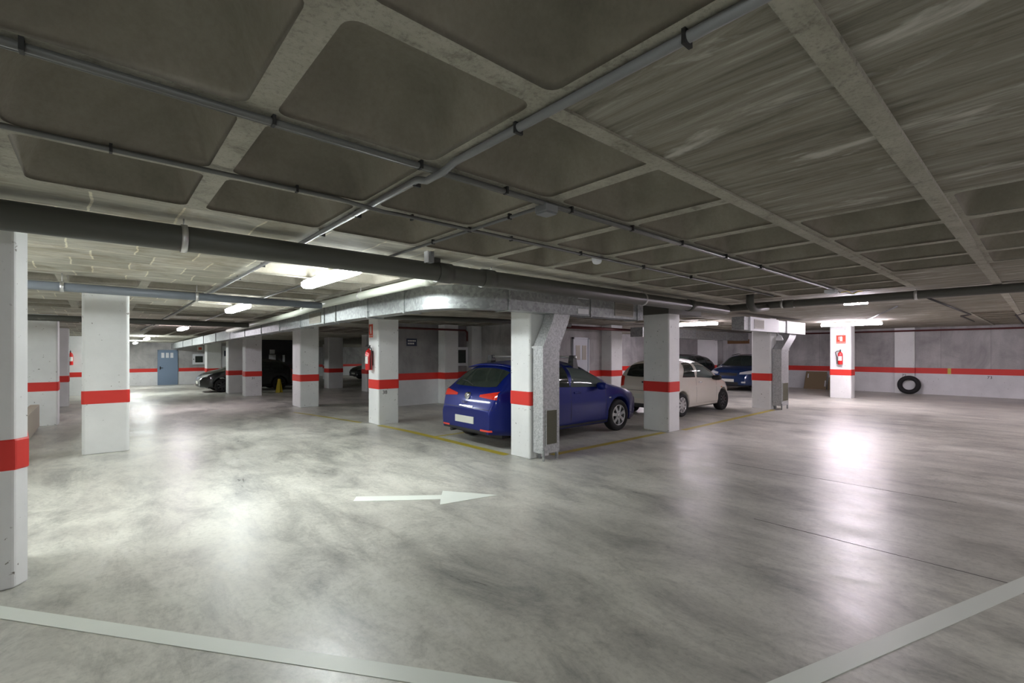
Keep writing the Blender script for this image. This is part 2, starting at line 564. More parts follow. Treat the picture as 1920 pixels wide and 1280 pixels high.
# small yellow mark over the red band of the right wall
struct_mark = tag(MB().box((-.006, -.045, 0), (0, .045, .2)).build('paint_mark', M['ylw'], loc=(XR - .004, 2.28, .75)), 'small ochre patch painted across the red band of the right wall', 'paint mark')
t = text_mesh('wall_number', '72', .13, M['ink'], None, (XR - .127, 3.5, .66), ROT_FACE_MX); tag(t, 'stencilled bay number on the wall pier above the tyre', 'number')
t = text_mesh('wall_number', '73', .13, M['ink'], None, (XR - .006, 1.28, .66), ROT_FACE_MX); tag(t, 'stencilled bay number under the red band right of the ochre patch', 'number')

# doors
d = MB(); d.box((0, -.05, 0), (.84, -.004, 1.95)); dr = struct(d.build('door_1', M['bluedoor'], loc=(2.56, YD, G(YD))))
d = MB(); d.box((-.05, -.06, 0), (0, .0, 2.0)); d.box((.84, -.06, 0), (.89, 0, 2.0)); d.box((-.05, -.06, 1.95), (.89, 0, 2.0)); d.build('door_frame', M['bluedoor'], dr)
d = MB(); d.tube([(.07, -.05, .98), (.07, -.11, .98), (.2, -.11, .98)], .012, 8); d.box((.045, -.065, .88), (.095, -.05, 1.06)); d.build('door_handle', M['black'], dr)
d = MB()
for q in range(3):
    d.box((.12 + q * .21, -.055, 1.55), (.26 + q * .21, -.05, 1.84))
d.build('door_notice', M['label_w'], dr)
d = MB(); d.box((0, -.05, 0), (.66, -.004, 1.95)); dr = struct(d.build('door_2', M['wdoor'], loc=(11.03, 9.7, G(9.7))))
d = MB(); d.box((-.05, -.07, 0), (0, 0, 2.0)); d.box((.66, -.07, 0), (.71, 0, 2.0)); d.box((-.05, -.07, 1.95), (.71, 0, 2.0)); d.build('door_frame', M['wdoor'], dr)
d = MB(); d.box((.08, -.055, 1.3), (.28, -.05, 1.75)); d.box((.38, -.055, 1.3), (.58, -.05, 1.75)); d.build('door_louvre', M['grille'], dr)
d = MB(); d.tube([(.08, -.05, .98), (.08, -.1, .98), (.2, -.1, .98)], .012, 8); d.build('door_handle', M['black'], dr)

# wall piers of the right wall and block wall
def pier(x0, y0, x1, y1, label, mat='white', low=.75, band=True):
    z = G((y0 + y1) / 2)
    p = thing('wall_pier', label, 'pier', ((x0 + x1) / 2, (y0 + y1) / 2, z))
    hx, hy = (x1 - x0) / 2, (y1 - y0) / 2
    MB().box((-hx, -hy, -.02), (hx, hy, CEIL)).build('shaft', M[mat], p, bevel=.008)
    if band:
        MB().box((-hx - .004, -hy - .004, .75), (hx + .004, hy + .004, .95)).build('red_band', M['red'], p)
    return p
pier(XR - .12, 3.20, XR, 3.78, 'white pier of the right wall above the leaning tyre')
pier(XR - .5, 10.3, XR, 11.3, 'white pier of the right wall behind the cream white car')
pier(7.93, 12.12, 8.42, 12.5, 'grey lit pier left of the hose cabinet on the block wall')
pier(9.0, 12.2, 9.4, 12.5, 'narrow pier right of the hose cabinet in the wall corner')

# ------------------------------------------------------------------ columns
def column(foot, label, z, h=CEIL, name='concrete_pillar', num=None, face='my', band=(.75, .95)):
    xs = [p[0] for p in foot]; ys = [p[1] for p in foot]
    cx, cy = (min(xs) + max(xs)) / 2, (min(ys) + max(ys)) / 2
    t_ = thing(name, label, 'pillar', (cx, cy, z))
    f = [(x - cx, y - cy) for x, y in foot]
    MB().prism(f, 0.0, h).build('shaft', M['white'], t_, bevel=.012)
    k = 1 + .008
    g = []
    for x, y in f:
        d_ = math.hypot(x, y); g.append((x * (1 + .009 / d_), y * (1 + .009 / d_)))
    MB().prism(g, band[0], band[1]).build('red_band', M['red'], t_, bevel=.012)
    if num:
        text_mesh('bay_number', num[0], .11, M['ink'], t_, (num[1] - cx, min(ys) - cy - .004, .68), ROT_FACE_MY)
    return t_
def rect(x0, y0, x1, y1, c=0.0):
    if not c: return [(x0, y0), (x1, y0), (x1, y1), (x0, y1)]
    return [(x0 + c, y0), (x1 - c, y0), (x1, y0 + c), (x1, y1 - c), (x1 - c, y1), (x0 + c, y1), (x0, y1 - c), (x0, y0 + c)]

column([(-.93, 4.30), (-.405, 4.35), (-.352, 4.43), (-.40, 4.95), (-.45, 5.0), (-.96, 4.95)], 'big white pillar with red band cut by the left edge of the photo, nearest of all', 0)
column(rect(-.19, 9.42, .36, 9.90, .03), 'white pillar with bright red band, second nearest on the left, standing free', G(9.45))
column(rect(-1.45, 14.30, -.67, 14.85, .03), 'wide grey-lit pillar between the two nearest left pillars, behind the low ramp wall', G(14.4))
column(rect(-1.5, 20.0, -.70, 20.6, .03), 'slim-looking pillar partly hidden behind the free standing left pillar', G(20))
column(rect(-1.2, 26.0, -.3, 26.6, .02), 'distant white pillar sliver left of the free standing left pillar, carrying an extinguisher', G(26))
column(rect(4.55, 4.80, 4.95, 5.22, .02), 'white central pillar beside the galvanised downduct, in front of the blue car', 0)
column(rect(4.40, 9.26, 4.88, 9.74, .02), 'white pillar with the red extinguisher hung on its left face', G(9.4), num=('38', 4.55))
column(rect(4.36, 14.22, 4.90, 14.95, .02), 'white pillar left of the extinguisher pillar, fourth from the right in its row', G(14.3))
column(rect(4.18, 20.1, 4.76, 20.6, .02), 'white pillar in front of the black car, its right hand cover', G(20), num=('31', 4.45))
column(rect(4.05, 22.5, 4.62, 23.0, .02), 'shaded pillar in front of the black car, its left hand cover', G(22.5))
column(rect(4.36, 29.8, 5.04, 30.5, .02), 'distant white pillar above the bonnet of the black car', G(30))
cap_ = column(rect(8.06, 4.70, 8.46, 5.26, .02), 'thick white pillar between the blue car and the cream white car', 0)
column(rect(13.36, 4.84, 13.80, 5.32, .02), 'pale pillar under the duct labels in front of the dark blue car', 0)
column(rect(18.42, 4.22, 18.86, 4.82, .02), 'brightly lit pillar carrying the far right extinguisher and sign', 0)
column(rect(12.45, 9.3, 13.05, 9.75, .02), 'pillar beyond the blue car roof, half in sun-bright lamp light', G(9.5))
column(rect(8.15, 22.4, 8.85, 23.0, .02), 'dark distant pillar seen between the two pillars left of the extinguisher', G(22.5))
column(rect(11.75, 33.0, 11.98, 33.4), 'thin pale post far away between the two pillars left of the extinguisher', G(33))
column(rect(8.5, 19.0, 9.0, 19.5, .02), 'dark distant pillar half hidden just left of the extinguisher', G(19))

MB().box((-.30, -.33, 2.235), (.95, .32, CEIL - .002)).build('shade_block', M['pipe'], cap_)  # dark box standing in for the shade over the pillar top
# low ramp wall on the left
b = MB()
ra = [(-1.02, 8.0), (-.90, 8.0), (-.93, 13.9), (-1.07, 13.9)]
b.prism(ra, 0, .46)
tag(b.build('ramp_wall', M['beige'], loc=(0, 0, G(11)), bevel=.01), 'low beige ramp wall running back to the wide grey-lit pillar', 'low wall')

# ------------------------------------------------------------------ floor markings
def mark(pts, z, mat, name, label, cat='floor marking', group=None):
    cx = sum(p[0] for p in pts) / len(pts); cy = sum(p[1] for p in pts) / len(pts)
    b = MB()
    top = [b.v((x - cx, y - cy, G(y) + z)) for x, y in pts]; bot = [b.v((x - cx, y - cy, G(y) + .0005)) for x, y in pts]
    b._f(top)
    n = len(pts)
    for i in range(n): b._f([bot[i], bot[(i + 1) % n], top[(i + 1) % n], top[i]])
    return tag(b.build(name, M[mat], loc=(cx, cy, 0)), label, cat, group)
def band_pts(a, c, wd):
    dx, dy = c[0] - a[0], c[1] - a[1]; d_ = math.hypot(dx, dy); nx, ny = dy / d_ * wd, -dx / d_ * wd
    return [a, c, (c[0] + nx, c[1] + ny), (a[0] + nx, a[1] + ny)]
mark(band_pts((-1.037, 4.895), (2.1, .69), .10), .003, 'wht', 'white_floor_line', 'white painted line crossing the lower left corner of the floor')
mark(band_pts((6.756, -.547), (2.15, .882), -.10), .003, 'wht', 'white_floor_line', 'white painted line rising to the right edge of the floor')
def yline(pts, wd, label):
    L, Rr = [], []
    for k, p in enumerate(pts):
        q = pts[min(k + 1, len(pts) - 1)]; o = pts[max(k - 1, 0)]
        dx, dy = q[0] - o[0], q[1] - o[1]; d_ = math.hypot(dx, dy)
        nx, ny = -dy / d_ * wd / 2, dx / d_ * wd / 2
        L.append((p[0] + nx, p[1] + ny)); Rr.append((p[0] - nx, p[1] - ny))
    b = MB()
    Lt = [b.v((x, y, G(y) + .0025)) for x, y in L]; Rt = [b.v((x, y, G(y) + .0025)) for x, y in Rr]
    for k in range(len(pts) - 1): b._f([Lt[k], Lt[k + 1], Rt[k + 1], Rt[k]])
    return tag(b.build('yellow_floor_line', M['ylw']), label, 'floor marking')
yline([(4.50, 5.24), (4.47, 7.2), (4.45, 8.0), (4.40, 9.2)], .13, 'yellow bay line running from the central pillar past the rear of the blue car')
yline([(4.30, 9.9), (4.0, 12.2), (3.86, 13.1)], .08, 'faint yellow bay line between the two pillars left of the extinguisher')
yline([(4.52, 7.22), (5.4, 7.24)], .08, 'short yellow line going under the rear of the blue car')
yline([(5.0, 4.80), (7.98, 4.76)], .12, 'worn yellow line along the right side of the blue car')
yline([(8.50, 4.66), (13.3, 4.74)], .12, 'worn yellow line along the right side of the cream white car')
# arrow
mark([(1.926, 4.62), (2.626, 4.097), (2.53, 3.956), (3.156, 3.823), (2.806, 4.334), (2.713, 4.212), (2.015, 4.752)], .003, 'wht', 'direction_arrow', 'long white arrow painted on the floor pointing right', 'arrow')
trim([((4.447, -.6, 0), (4.453, 1.75, .0012))], M['joint'])
trim([((6.447, .6, 0), (6.453, 2.9, .0012))], M['joint'])

# ------------------------------------------------------------------ pipes and conduits
def clips(parent, pts, r, mat='clip', axis='y'):
    for p in pts:
        b = MB()
        if axis == 'x': b.box((p[0] - .006, p[1] - r - .003, p[2] - r - .004), (p[0] + .006, p[1] + r + .003, CEIL + G(p[1])))
        else: b.box((p[0] - r - .003, p[1] - .006, p[2] - r - .004), (p[0] + r + .003, p[1] + .006, CEIL + G(p[1])))
        b.build('clip', M[mat], parent)

def pipe(name, pts, r, mat, label, cat='pipe', seg=16, couplings=(), ck=1.12, cl=.08):
    t_ = thing(name, label, cat, (0, 0, 0))
    MB().tube(pts, r, seg).build('tube', M[mat], t_)
    for p, d in couplings:
        p = Vector(p); d = Vector(d)
        MB().tube([p - d * cl, p + d * cl], r * ck, seg).build('coupling', M[mat], t_)
    return t_
def hang(parent, x, y, zc, r, mat='steel', rod=True, ax='x'):
    b = MB()
    prof = []
    for k in range(24):
        a = 2 * math.pi * k / 24
        prof.append((math.cos(a), math.sin(a)))
    w_ = .018
    rings = []
    for d_, rr in ((-w_, r + .001), (-w_, r + .006), (w_, r + .006), (w_, r + .001)):
        rings.append([((x + d_, y + c * rr, zc + s_ * rr) if ax == 'x' else (x + c * rr, y + d_, zc + s_ * rr)) for c, s_ in prof])
    b.loft(rings + [rings[0]], cap=False)
    if rod: b.tube([(x, y, zc + r), (x, y, CEIL + G(y))], .005, 6)
    b.build('hanger', M[mat], parent)

ZP = 2.285
p = pipe('drain_pipe', [(-2.6, 3.93, ZP), (8.70, 3.93, ZP)], .088, 'pipe', 'thick dark drain pipe crossing the ceiling from the left edge to the centre', couplings=[((2.55, 3.93, ZP), (1, 0, 0)), ((3.10, 3.93, ZP), (1, 0, 0)), ((7.4, 3.93, ZP), (1, 0, 0)), ((-.9, 3.93, ZP), (1, 0, 0))])
for hx in (.44, 3.16, 6.0): hang(p, hx, 3.93, ZP, .09)
MB().box((2.40, 3.90, ZP + .08), (2.50, 3.98, ZP + .13)).build('inspection_cap', M['pipe'], p)
p = pipe('drain_pipe', [(8.80, 4.25, 2.32), (8.80, 3.5, 2.33), (8.88, 0, 2.335), (8.95, -4, 2.34)], .062, 'pipe', 'dark drain pipe running off to the right edge under the flat slab', couplings=[((8.80, 3.95, 2.325), (0, 1, 0)), ((8.81, 2.9, 2.33), (0, 1, 0))])
for hy in (3.0, 1.25, -.8): hang(p, 8.80 + (3.5 - hy) * .023, hy, 2.333, .064, ax='y')
MB().tube([(8.10, 3.25, CEIL + .287), (8.10, 3.25, 2.33), (8.13, 3.25, 2.275), (8.20, 3.25, 2.24), (8.30, 3.25, 2.235), (8.78, 3.25, 2.29)], .06, 14).build('elbow', M['pipe'], p)
# pipe along y above the left duct
p = pipe('pale_pipe', [(2.72, 4.10, 2.30), (2.74, 4.6, 2.30), (2.80, 8, 2.30), (2.84, 9.6, 2.27 + G(9.6)), (2.95, 16.5, 2.27 + G(16.5))], .055, 'pipe3', 'pale pipe lit by the lamps, running along the top edge of the left duct', couplings=[((2.74, 4.5, 2.30), (0, 1, 0)), ((2.83, 9.0, 2.28), (0, 1, 0))])
for hy in (6.4, 8.3): hang(p, 2.78, hy, 2.30 + G(hy), .058, ax='y')
p = pipe('grey_pipe', [(-3.2, 7.30, 2.26), (2.70, 7.75, 2.26)], .052, 'pipe2', 'mid grey pipe crossing left behind the dark drain pipe')
for hx in (-.32, 1.0): hang(p, hx, 7.3 + (hx + 3.2) * .076, 2.26, .055)
p = pipe('grey_pipe', [(-3.2, 12.6, 2.17), (2.75, 12.9, 2.17)], .06, 'pipe', 'dark pipe across the left ceiling beyond the second ceiling lamp')
pipe('red_fire_pipe', [(9.8, 9.1, 2.24), (15.5, 9.1, 2.24)], .045, 'redpipe', 'red fire pipe above the pale door beyond the blue car')
pipe('red_fire_pipe', [(5.6, 12.04, 2.20), (8.62, 12.04, 2.20), (8.70, 12.04, 2.14), (8.70, 12.04, 1.86)], .03, 'redpipe', 'dark red pipe bending down to the hose cabinet on the block wall')
pipe('dark_pipe', [(3.9, 8.6, 2.20), (6.2, 8.0, 2.20), (9.0, 8.0, 2.2)], .05, 'pipe', 'dark pipe under the slab behind the duct elbow')
pipe('wall_cable_pipe', [(22.3, -5.5, 2.30), (22.3, 7.5, 2.30)], .03, 'redpipe', 'thin dark red pipe along the top of the right wall')

# conduits
zc = CEIL - .022
def conduit(pts, r, label, mat='conduit', cl=(), ax='x'):
    t_ = thing('ceiling_conduit', label, 'conduit', (0, 0, 0))
    MB().tube(pts, r, 10).build('tube', M[mat], t_)
    clips(t_, cl, r, axis=ax)
    return t_
t_ = conduit([(-3, 1.985, zc), (8.0, 2.0, zc)], .014, 'twin conduit under the second rib line, from the left edge to the pale junction box', cl=[(x, 1.985, zc) for x in (-.17, .51, 1.16, 1.70, 2.24, 2.90, 3.6, 4.4, 5.2)], ax='x')
MB().tube([(-3, 2.022, zc + .006), (8.0, 2.037, zc + .006)], .010, 8).build('tube', M['conduit'], t_)
conduit([(-3, 2.73, zc), (1.05, 2.73, zc), (1.16, 2.70, zc - .02), (1.32, 2.70, zc - .03), (1.46, 2.78, zc), (8.0, 2.86, zc)], .012, 'thin conduit under the third rib line, dipping below a crossing conduit', cl=[(x, 2.73 if x < 1.2 else 2.80, zc) for x in (.04, .82, 1.57, 2.45, 3.29, 4.3, 5.3)], ax='x', mat='conduit')
conduit([(1.265, -2.5, zc + .002), (1.262, 1.84, zc + .002), (1.25, 1.93, zc - .026), (1.25, 2.08, zc - .026), (1.245, 2.16, zc), (1.245, 9.2, zc + G(9.2) * .9)], .018, 'thick conduit running away from the top edge, looping under the twin conduit', mat='conduit_b', cl=[(1.263, y, zc) for y in (.1, .68, 1.40, 2.2, 2.95, 3.6, 4.4, 5.3, 6.4)], ax='y')
conduit([(2.05, 2.10, zc), (2.03, 8.0, zc), (2.03, 14, zc + G(14))], .011, 'conduit running from the square junction box back to the tube lamps', mat='conduit_b', cl=[(2.045, y, zc) for y in (2.35, 2.8, 3.3)], ax='y')
conduit([(1.22, 9.3, zc + G(9.3)), (1.22, 12.2, zc + G(12.2)), (1.05, 20, zc + G(20))], .016, 'distant pale conduit under the left slab beyond the tube lamps')
conduit([(10.1, 1.3, zc), (15.5, 1.2, zc), (15.9, 1.4, zc), (19, 1.4, zc)], .016, 'dark cable conduit under the flat slab at the right', mat='black')
conduit([(12.5, -.6, zc), (16.5, .5, zc), (21.5, .5, zc)], .018, 'dark conduit far right under the slab near the wall', mat='black')
conduit([(9.55, -.8, zc), (9.55, 1.9, zc)], .012, 'short conduit feeding the lamp behind the right drain pipe')
conduit([(11.5, 1.9, zc - .01), (16.2, 3.4, zc - .01)], .014, 'pale conduit slanting towards the far right tube lamp', mat='conduit_b')
def jbox(name, loc, s, label, mat='conduit_b'):
    t_ = thing(name, label, 'junction box', loc)
    MB().box((-s, -s, -.045), (s, s, 0)).build('case', M[mat], t_, bevel=.004)
    MB().box((-s * .88, -s * .88, -.055), (s * .88, s * .88, -.045)).build('cover', M[mat], t_, bevel=.002)
    return t_
jbox('junction_box', (2.05, 2.015, zc - .004), .05, 'square grey junction box where two conduits meet in the ceiling centre', 'conduit_b')
jbox('junction_box', (7.9, 2.05, CEIL - .02), .07, 'pale junction box by the right drain pipe with loose wires', 'label_w')
t_ = thing('loose_wires', 'tangle of yellow and green wires beside the pale junction box', 'wires', (7.98, 1.95, CEIL - .06))
MB().tube([(0, 0, 0), (.06, -.06, .02), (.1, -.12, -.02), (.02, -.2, 0), (.15, -.22, .01)], .006, 6).build('wire', M['yellowsign'], t_)
MB().tube([(0, .02, 0), (.1, -.02, .01), (.13, -.14, -.03), (.05, -.1, 0), (.2, -.3, .02)], .005, 6).build('wire', M['conduit_b'], t_)
t_ = thing('smoke_detector', 'small white detector under the conduit near the ceiling centre right', 'detector', (3.6, 2.86, CEIL))
MB().lathe([(.045, -.03), (.045, -.045), (.035, -.062), (.02, -.068), (.0, -.068)], seg=20, cap=False).build('head', M['label_w'], t_)
MB().lathe([(.05, 0), (.05, -.03), (.045, -.03)], seg=20).build('base', M['label_w'], t_)
t_ = thing('wall_bracket', 'small pale bracket hanging above the dark drain pipe', 'bracket', (2.24, 3.72, CEIL))
MB().box((-.012, -.03, -.10), (.0, .03, 0)).build('plate', M['label_w'], t_)
MB().box((.02, -.03, -.10), (.055, .03, 0)).build('block', M['conduit_b'], t_)

# ------------------------------------------------------------------ galvanised ducts
DZ0, DZ1 = 2.05, 2.345
def duct_ring(cx, cy, nx_, ny_, w_, z0, z1):
    return [(cx + nx_ * w_ / 2, cy + ny_ * w_ / 2, z0), (cx - nx_ * w_ / 2, cy - ny_ * w_ / 2, z0), (cx - nx_ * w_ / 2, cy - ny_ * w_ / 2, z1), (cx + nx_ * w_ / 2, cy + ny_ * w_ / 2, z1)]
W_D = .24
ductp = []      # centre line (x, y, nx, ny)
ductp.append((6.97, 4.67, 0, -1)); ductp.append((6.5, 4.67, 0, -1)); ductp.append((5.2, 4.67, 0, -1)); ductp.append((3.95, 4.67, 0, -1))
rc, ccx, ccy = .72, 3.95, 5.39
for k in range(1, 25):
    a = R(-90 - 90 * k / 24)
    ductp.append((ccx + rc * math.cos(a), ccy + rc * math.sin(a), math.cos(a), math.sin(a)))
for y in (6.2, 8.0, 12.0, 18.0, 25.0, 33.0): ductp.append((3.23, y, -1, 0))
t_ = thing('ventilation_duct', 'long galvanised duct bending round the central pillar under the ceiling', 'duct', (0, 0, 0))
b = MB()
b.loft([duct_ring(x, y, a, c, W_D, DZ0 + G(y), DZ1 + G(y)) for x, y, a, c in ductp], smooth=False)
b.build('duct_run', M['galv'], t_)
def flange(x, y, a, c, wd=.03):
    tx, ty = -c, a
    b = MB()
    b.loft([duct_ring(x + tx * s, y + ty * s, a, c, W_D + .035, DZ0 - .016 + G(y), DZ1 + .016 + G(y)) for s in (-wd / 2, wd / 2)], smooth=False)
    return b.build('flange', M['galv'], t_)
for x, y, a, c in [(6.80, 4.67, 0, -1), (5.58, 4.67, 0, -1), (3.95, 4.67, 0, -1), (3.23, 5.75, -1, 0), (3.23, 6.9, -1, 0), (3.23, 8.2, -1, 0), (3.23, 8.75, -1, 0), (3.23, 10.1, -1, 0), (3.23, 11.6, -1, 0), (3.23, 13.2, -1, 0), (3.23, 15, -1, 0), (3.23, 17, -1, 0), (3.23, 19.4, -1, 0), (3.23, 22, -1, 0), (3.23, 25, -1, 0), (3.23, 28, -1, 0), (3.23, 31, -1, 0)]:
    flange(x, y, a, c)
def grille(parent, org, u, wd, h, label=None, nslat=9, mat='grille', smat=None, f=.02):
    """org lower corner, u unit direction along the face; the grille looks to its right-hand normal"""
    ox, oy, oz = org; ux, uy = u; nx_, ny_ = uy, -ux
    def P(a, d_, z): return (ox + ux * a + nx_ * d_, oy + uy * a + ny_ * d_, oz + z)
    def bx(b, a0, a1, z0, z1, d0, d1):
        vs = [b.v(P(a, d_, z)) for z in (z0, z1) for a, d_ in ((a0, d0), (a1, d0), (a1, d1), (a0, d1))]
        for q in ((3, 2, 1, 0), (4, 5, 6, 7), (0, 1, 5, 4), (1, 2, 6, 5), (2, 3, 7, 6), (3, 0, 4, 7)): b._f([vs[i] for i in q])
    b = MB()
    bx(b, 0, wd, 0, f, 0, .012); bx(b, 0, wd, h - f, h, 0, .012); bx(b, 0, f, f, h - f, 0, .012); bx(b, wd - f, wd, f, h - f, 0, .012)
    g_ = b.build('vent_grille', M[mat], parent)
    b = MB()
    for k in range(nslat):
        z = f + (h - 2 * f) * (k + .5) / nslat
        bx(b, f, wd - f, z - (h - 2 * f) / nslat * .3, z + (h - 2 * f) / nslat * .3, .001, .009)
    b.build('slats', M[smat or mat], g_)
    b = MB(); bx(b, f, wd - f, f, h - f, 0, .001); b.build('opening', M['grille_d'], g_)
    return g_
grille(t_, (6.17, 4.549, 2.09), (1, 0), .50, .22)
grille(t_, (3.109, 9.55, 2.08 + G(9.3)), (0, -1), .62, .19, mat='grille')
MB().box((5.28, 4.540, 2.075), (5.52, 4.549, 2.15)).build('duct_label', M['label_w'], t_)
MB().box((5.28, 4.540, 2.295), (5.52, 4.549, 2.32)).build('duct_label', M['label_w'], t_)
t_['label'] = 'long galvanised duct bending round the central pillar under the ceiling'

# vertical extraction ducts beside pillars
def downduct(x0, x1, y0, y1, top, shift, par):
    t_ = bpy.data.objects.new('downduct', None); C.objects.link(t_); t_.location = (x0, y0, 0); t_.parent = par; t_.empty_display_size = .1
    w_, d_ = x1 - x0, y1 - y0
    zk = 1.58
    b = MB()
    def rg(dx, z): return [(dx, 0, z), (dx + w_, 0, z), (dx + w_, d_, z), (dx, d_, z)]
    b.loft([rg(0, .10), rg(0, zk), rg(shift * .82, top - .12), rg(shift, top)], smooth=False)
    b.build('duct_run', M['galv_b'], t_)
    b = MB()
    b.box((-.014, -.014, zk - .02), (w_ + .014, d_ + .014, zk + .012))
    b.build('collar', M['galv_b'], t_)
    grille(t_, (.05, -.001, .21), (1, 0), w_ - .10, .50, nslat=34, mat='galv_b', smat='mesh', f=.014)
    for fa, fb in (((0, -.012, 0), (.025, .012, .16)), ((w_ - .06, -.0, 0), (w_ - .02, .03, .10)), ((w_ * .3, d_ - .03, 0), (w_ * .4, d_, .10))):
        MB().box(fa, fb).build('foot', M['galv'], t_)
    return t_
downduct(4.60, 4.93, 4.59, 4.785, DZ0, .23, t_)

# second duct above the pale pillar
t_ = thing('ventilation_duct', 'galvanised duct with two white label boxes over the pale right pillar', 'duct', (0, 0, 0))
MB().box((10.95, 4.52, 2.02), (15.0, 4.80, 2.32)).build('duct_run', M['galv'], t_)
MB().box((11.25, 4.50, 2.01), (12.95, 4.52, 2.33)).build('white_panel', M['label_w'], t_)
MB().box((13.55, 4.50, 2.01), (14.95, 4.52, 2.33)).build('white_panel', M['label_w'], t_)
grille(t_, (11.45, 4.499, 2.06), (1, 0), .55, .22)
downduct(13.44, 13.95, 4.60, 4.82, 2.02, .62, t_)
t_ = thing('flood_lamp', 'small white lamp head clipped beside the pale right pillar', 'lamp', (13.3, 4.60, 1.84))
MB().lathe([(.02, .12), (.05, .10), (.09, 0), (.085, -.02), (0, -.02)], seg=18, cap=False).build('lamp_shade', M['label_w'], t_)
MB().tube([(0, 0, .11), (.02, .05, .16)], .012, 8).build('arm', M['label_w'], t_)
t_ = thing('ventilation_duct', 'dark distant duct running behind the cream white car', 'duct', (0, 0, 0))
MB().box((12.7, 8.3, 2.0), (20.5, 8.75, 2.3)).build('duct_run', M['galv'], t_)
for x in (13.8, 16, 18.5): MB().box((x - .02, 8.285, 1.985), (x + .02, 8.765, 2.315)).build('flange', M['galv'], t_)

# ------------------------------------------------------------------ lamps
def tube_lamp(x, y0, y1, z, col, s, label, wd=.13, group=None):
    t_ = thing('tube_lamp', label, 'lamp', (x, (y0 + y1) / 2, z), group=group)
    h = (y1 - y0) / 2
    b = MB(); b.box((-wd * .36, -h, .02), (wd * .36, h, .05)); b.build('housing', M['lampbody'], t_, bevel=.004)
    b = MB()
    prof = [(-wd / 2, .022), (-wd / 2 * .95, -.02), (-wd * .3, -.045), (wd * .3, -.045), (wd / 2 * .95, -.02), (wd / 2, .022)]
    b.loft([[(px, yy, pz) for px, pz in prof] for yy in (-h, h)], smooth=False)
    b.build('diffuser', emit('lamp_glow', col, s), t_)
    for yy in (-h * .6, h * .6):
        MB().box((-.015, yy, .05), (.015, yy + .03, CEIL - z + G((y0 + y1) / 2 + yy) - .002)).build('bracket', M['lampbody'], t_)
    return t_
LS = 26
tube_lamp(1.92, 4.55, 5.98, 2.33, LAMP_COOL, LS * .75, 'nearest tube lamp, glowing just behind the dark drain pipe', .15)
tube_lamp(1.88, 8.95, 10.35, 2.32 + G(9.6), LAMP_COOL, LS * .62, 'second tube lamp of the left aisle, beyond the mid grey pipe', .15)
tube_lamp(1.80, 15.6, 17.0, 2.30 + G(16.3), LAMP_PINK, LS * .7, 'third tube lamp of the left aisle, a small spot above the duct end')
tube_lamp(1.5, 24.0, 25.5, 2.30 + G(24.7), LAMP_COOL, LS, 'tube lamp far down the left aisle, nearer of the two by the blue door')
tube_lamp(1.4, 30.0, 31.4, 2.30 + G(30.7), LAMP_COOL, LS, 'tube lamp far down the left aisle, the last one before the blue door')
tube_lamp(9.62, 1.98, 2.30, 2.36, LAMP_PINK, LS * 2.6, 'short bright lamp just beyond the right drain pipe', .10)
tube_lamp(16.4, 3.05, 4.50, 2.33, LAMP_PINK, LS * 1.2, 'bright tube lamp near the far right pillar')
tube_lamp(13.2, 6.2, 7.6, 2.34, LAMP_PINK, LS * .4, 'tube lamp seen edge-on between the thick middle pillar and the label boxes')
tube_lamp(17.2, 9.9, 11.3, 2.32, LAMP_PINK, LS * .8, 'fill lamp added over the far right cars, hidden by the thick middle pillar')  # added out of sight to brighten the wall behind the cars
tube_lamp(19.5, 34.0, 35.5, 2.30 + G(35), LAMP_COOL, LS, 'tube lamp in the far corner behind the extinguisher pillar')
tube_lamp(-2.6, -2.6, -1.1, 2.33, LAMP_COOL, LS * .95, 'added fill lamp behind the photographer, the one farthest left')  # unseen fill light added to lift the nearest pillar and floor
tube_lamp(1.5, -4.2, -2.7, 2.33, LAMP_COOL, LS * .4, 'added fill lamp straight behind the photographer')  # added fill behind the camera for the near floor
tube_lamp(6.0, -4.0, -2.5, 2.33, LAMP_PINK, LS * .5, 'added fill lamp behind the photographer to the right')  # added fill, out of view, for pillar faces turned to the camera
tube_lamp(-1.9, 5.2, 6.7, 2.33, LAMP_COOL, LS * .9, 'tube lamp just outside the left edge behind the nearest pillar')
tube_lamp(15.6, -2.6, -1.1, 2.33, LAMP_PINK, LS, 'tube lamp beyond the right edge near the right wall')
tube_lamp(12.0, -4.4, -2.9, 2.33, LAMP_PINK, LS * .8, 'added fill lamp right of the photo near the front wall')  # unseen fill source, put in to raise the light on camera-facing surfaces
tube_lamp(-3.5, 10.5, 12.0, 2.30, LAMP_COOL, LS * .8, 'tube lamp beyond the low ramp wall')

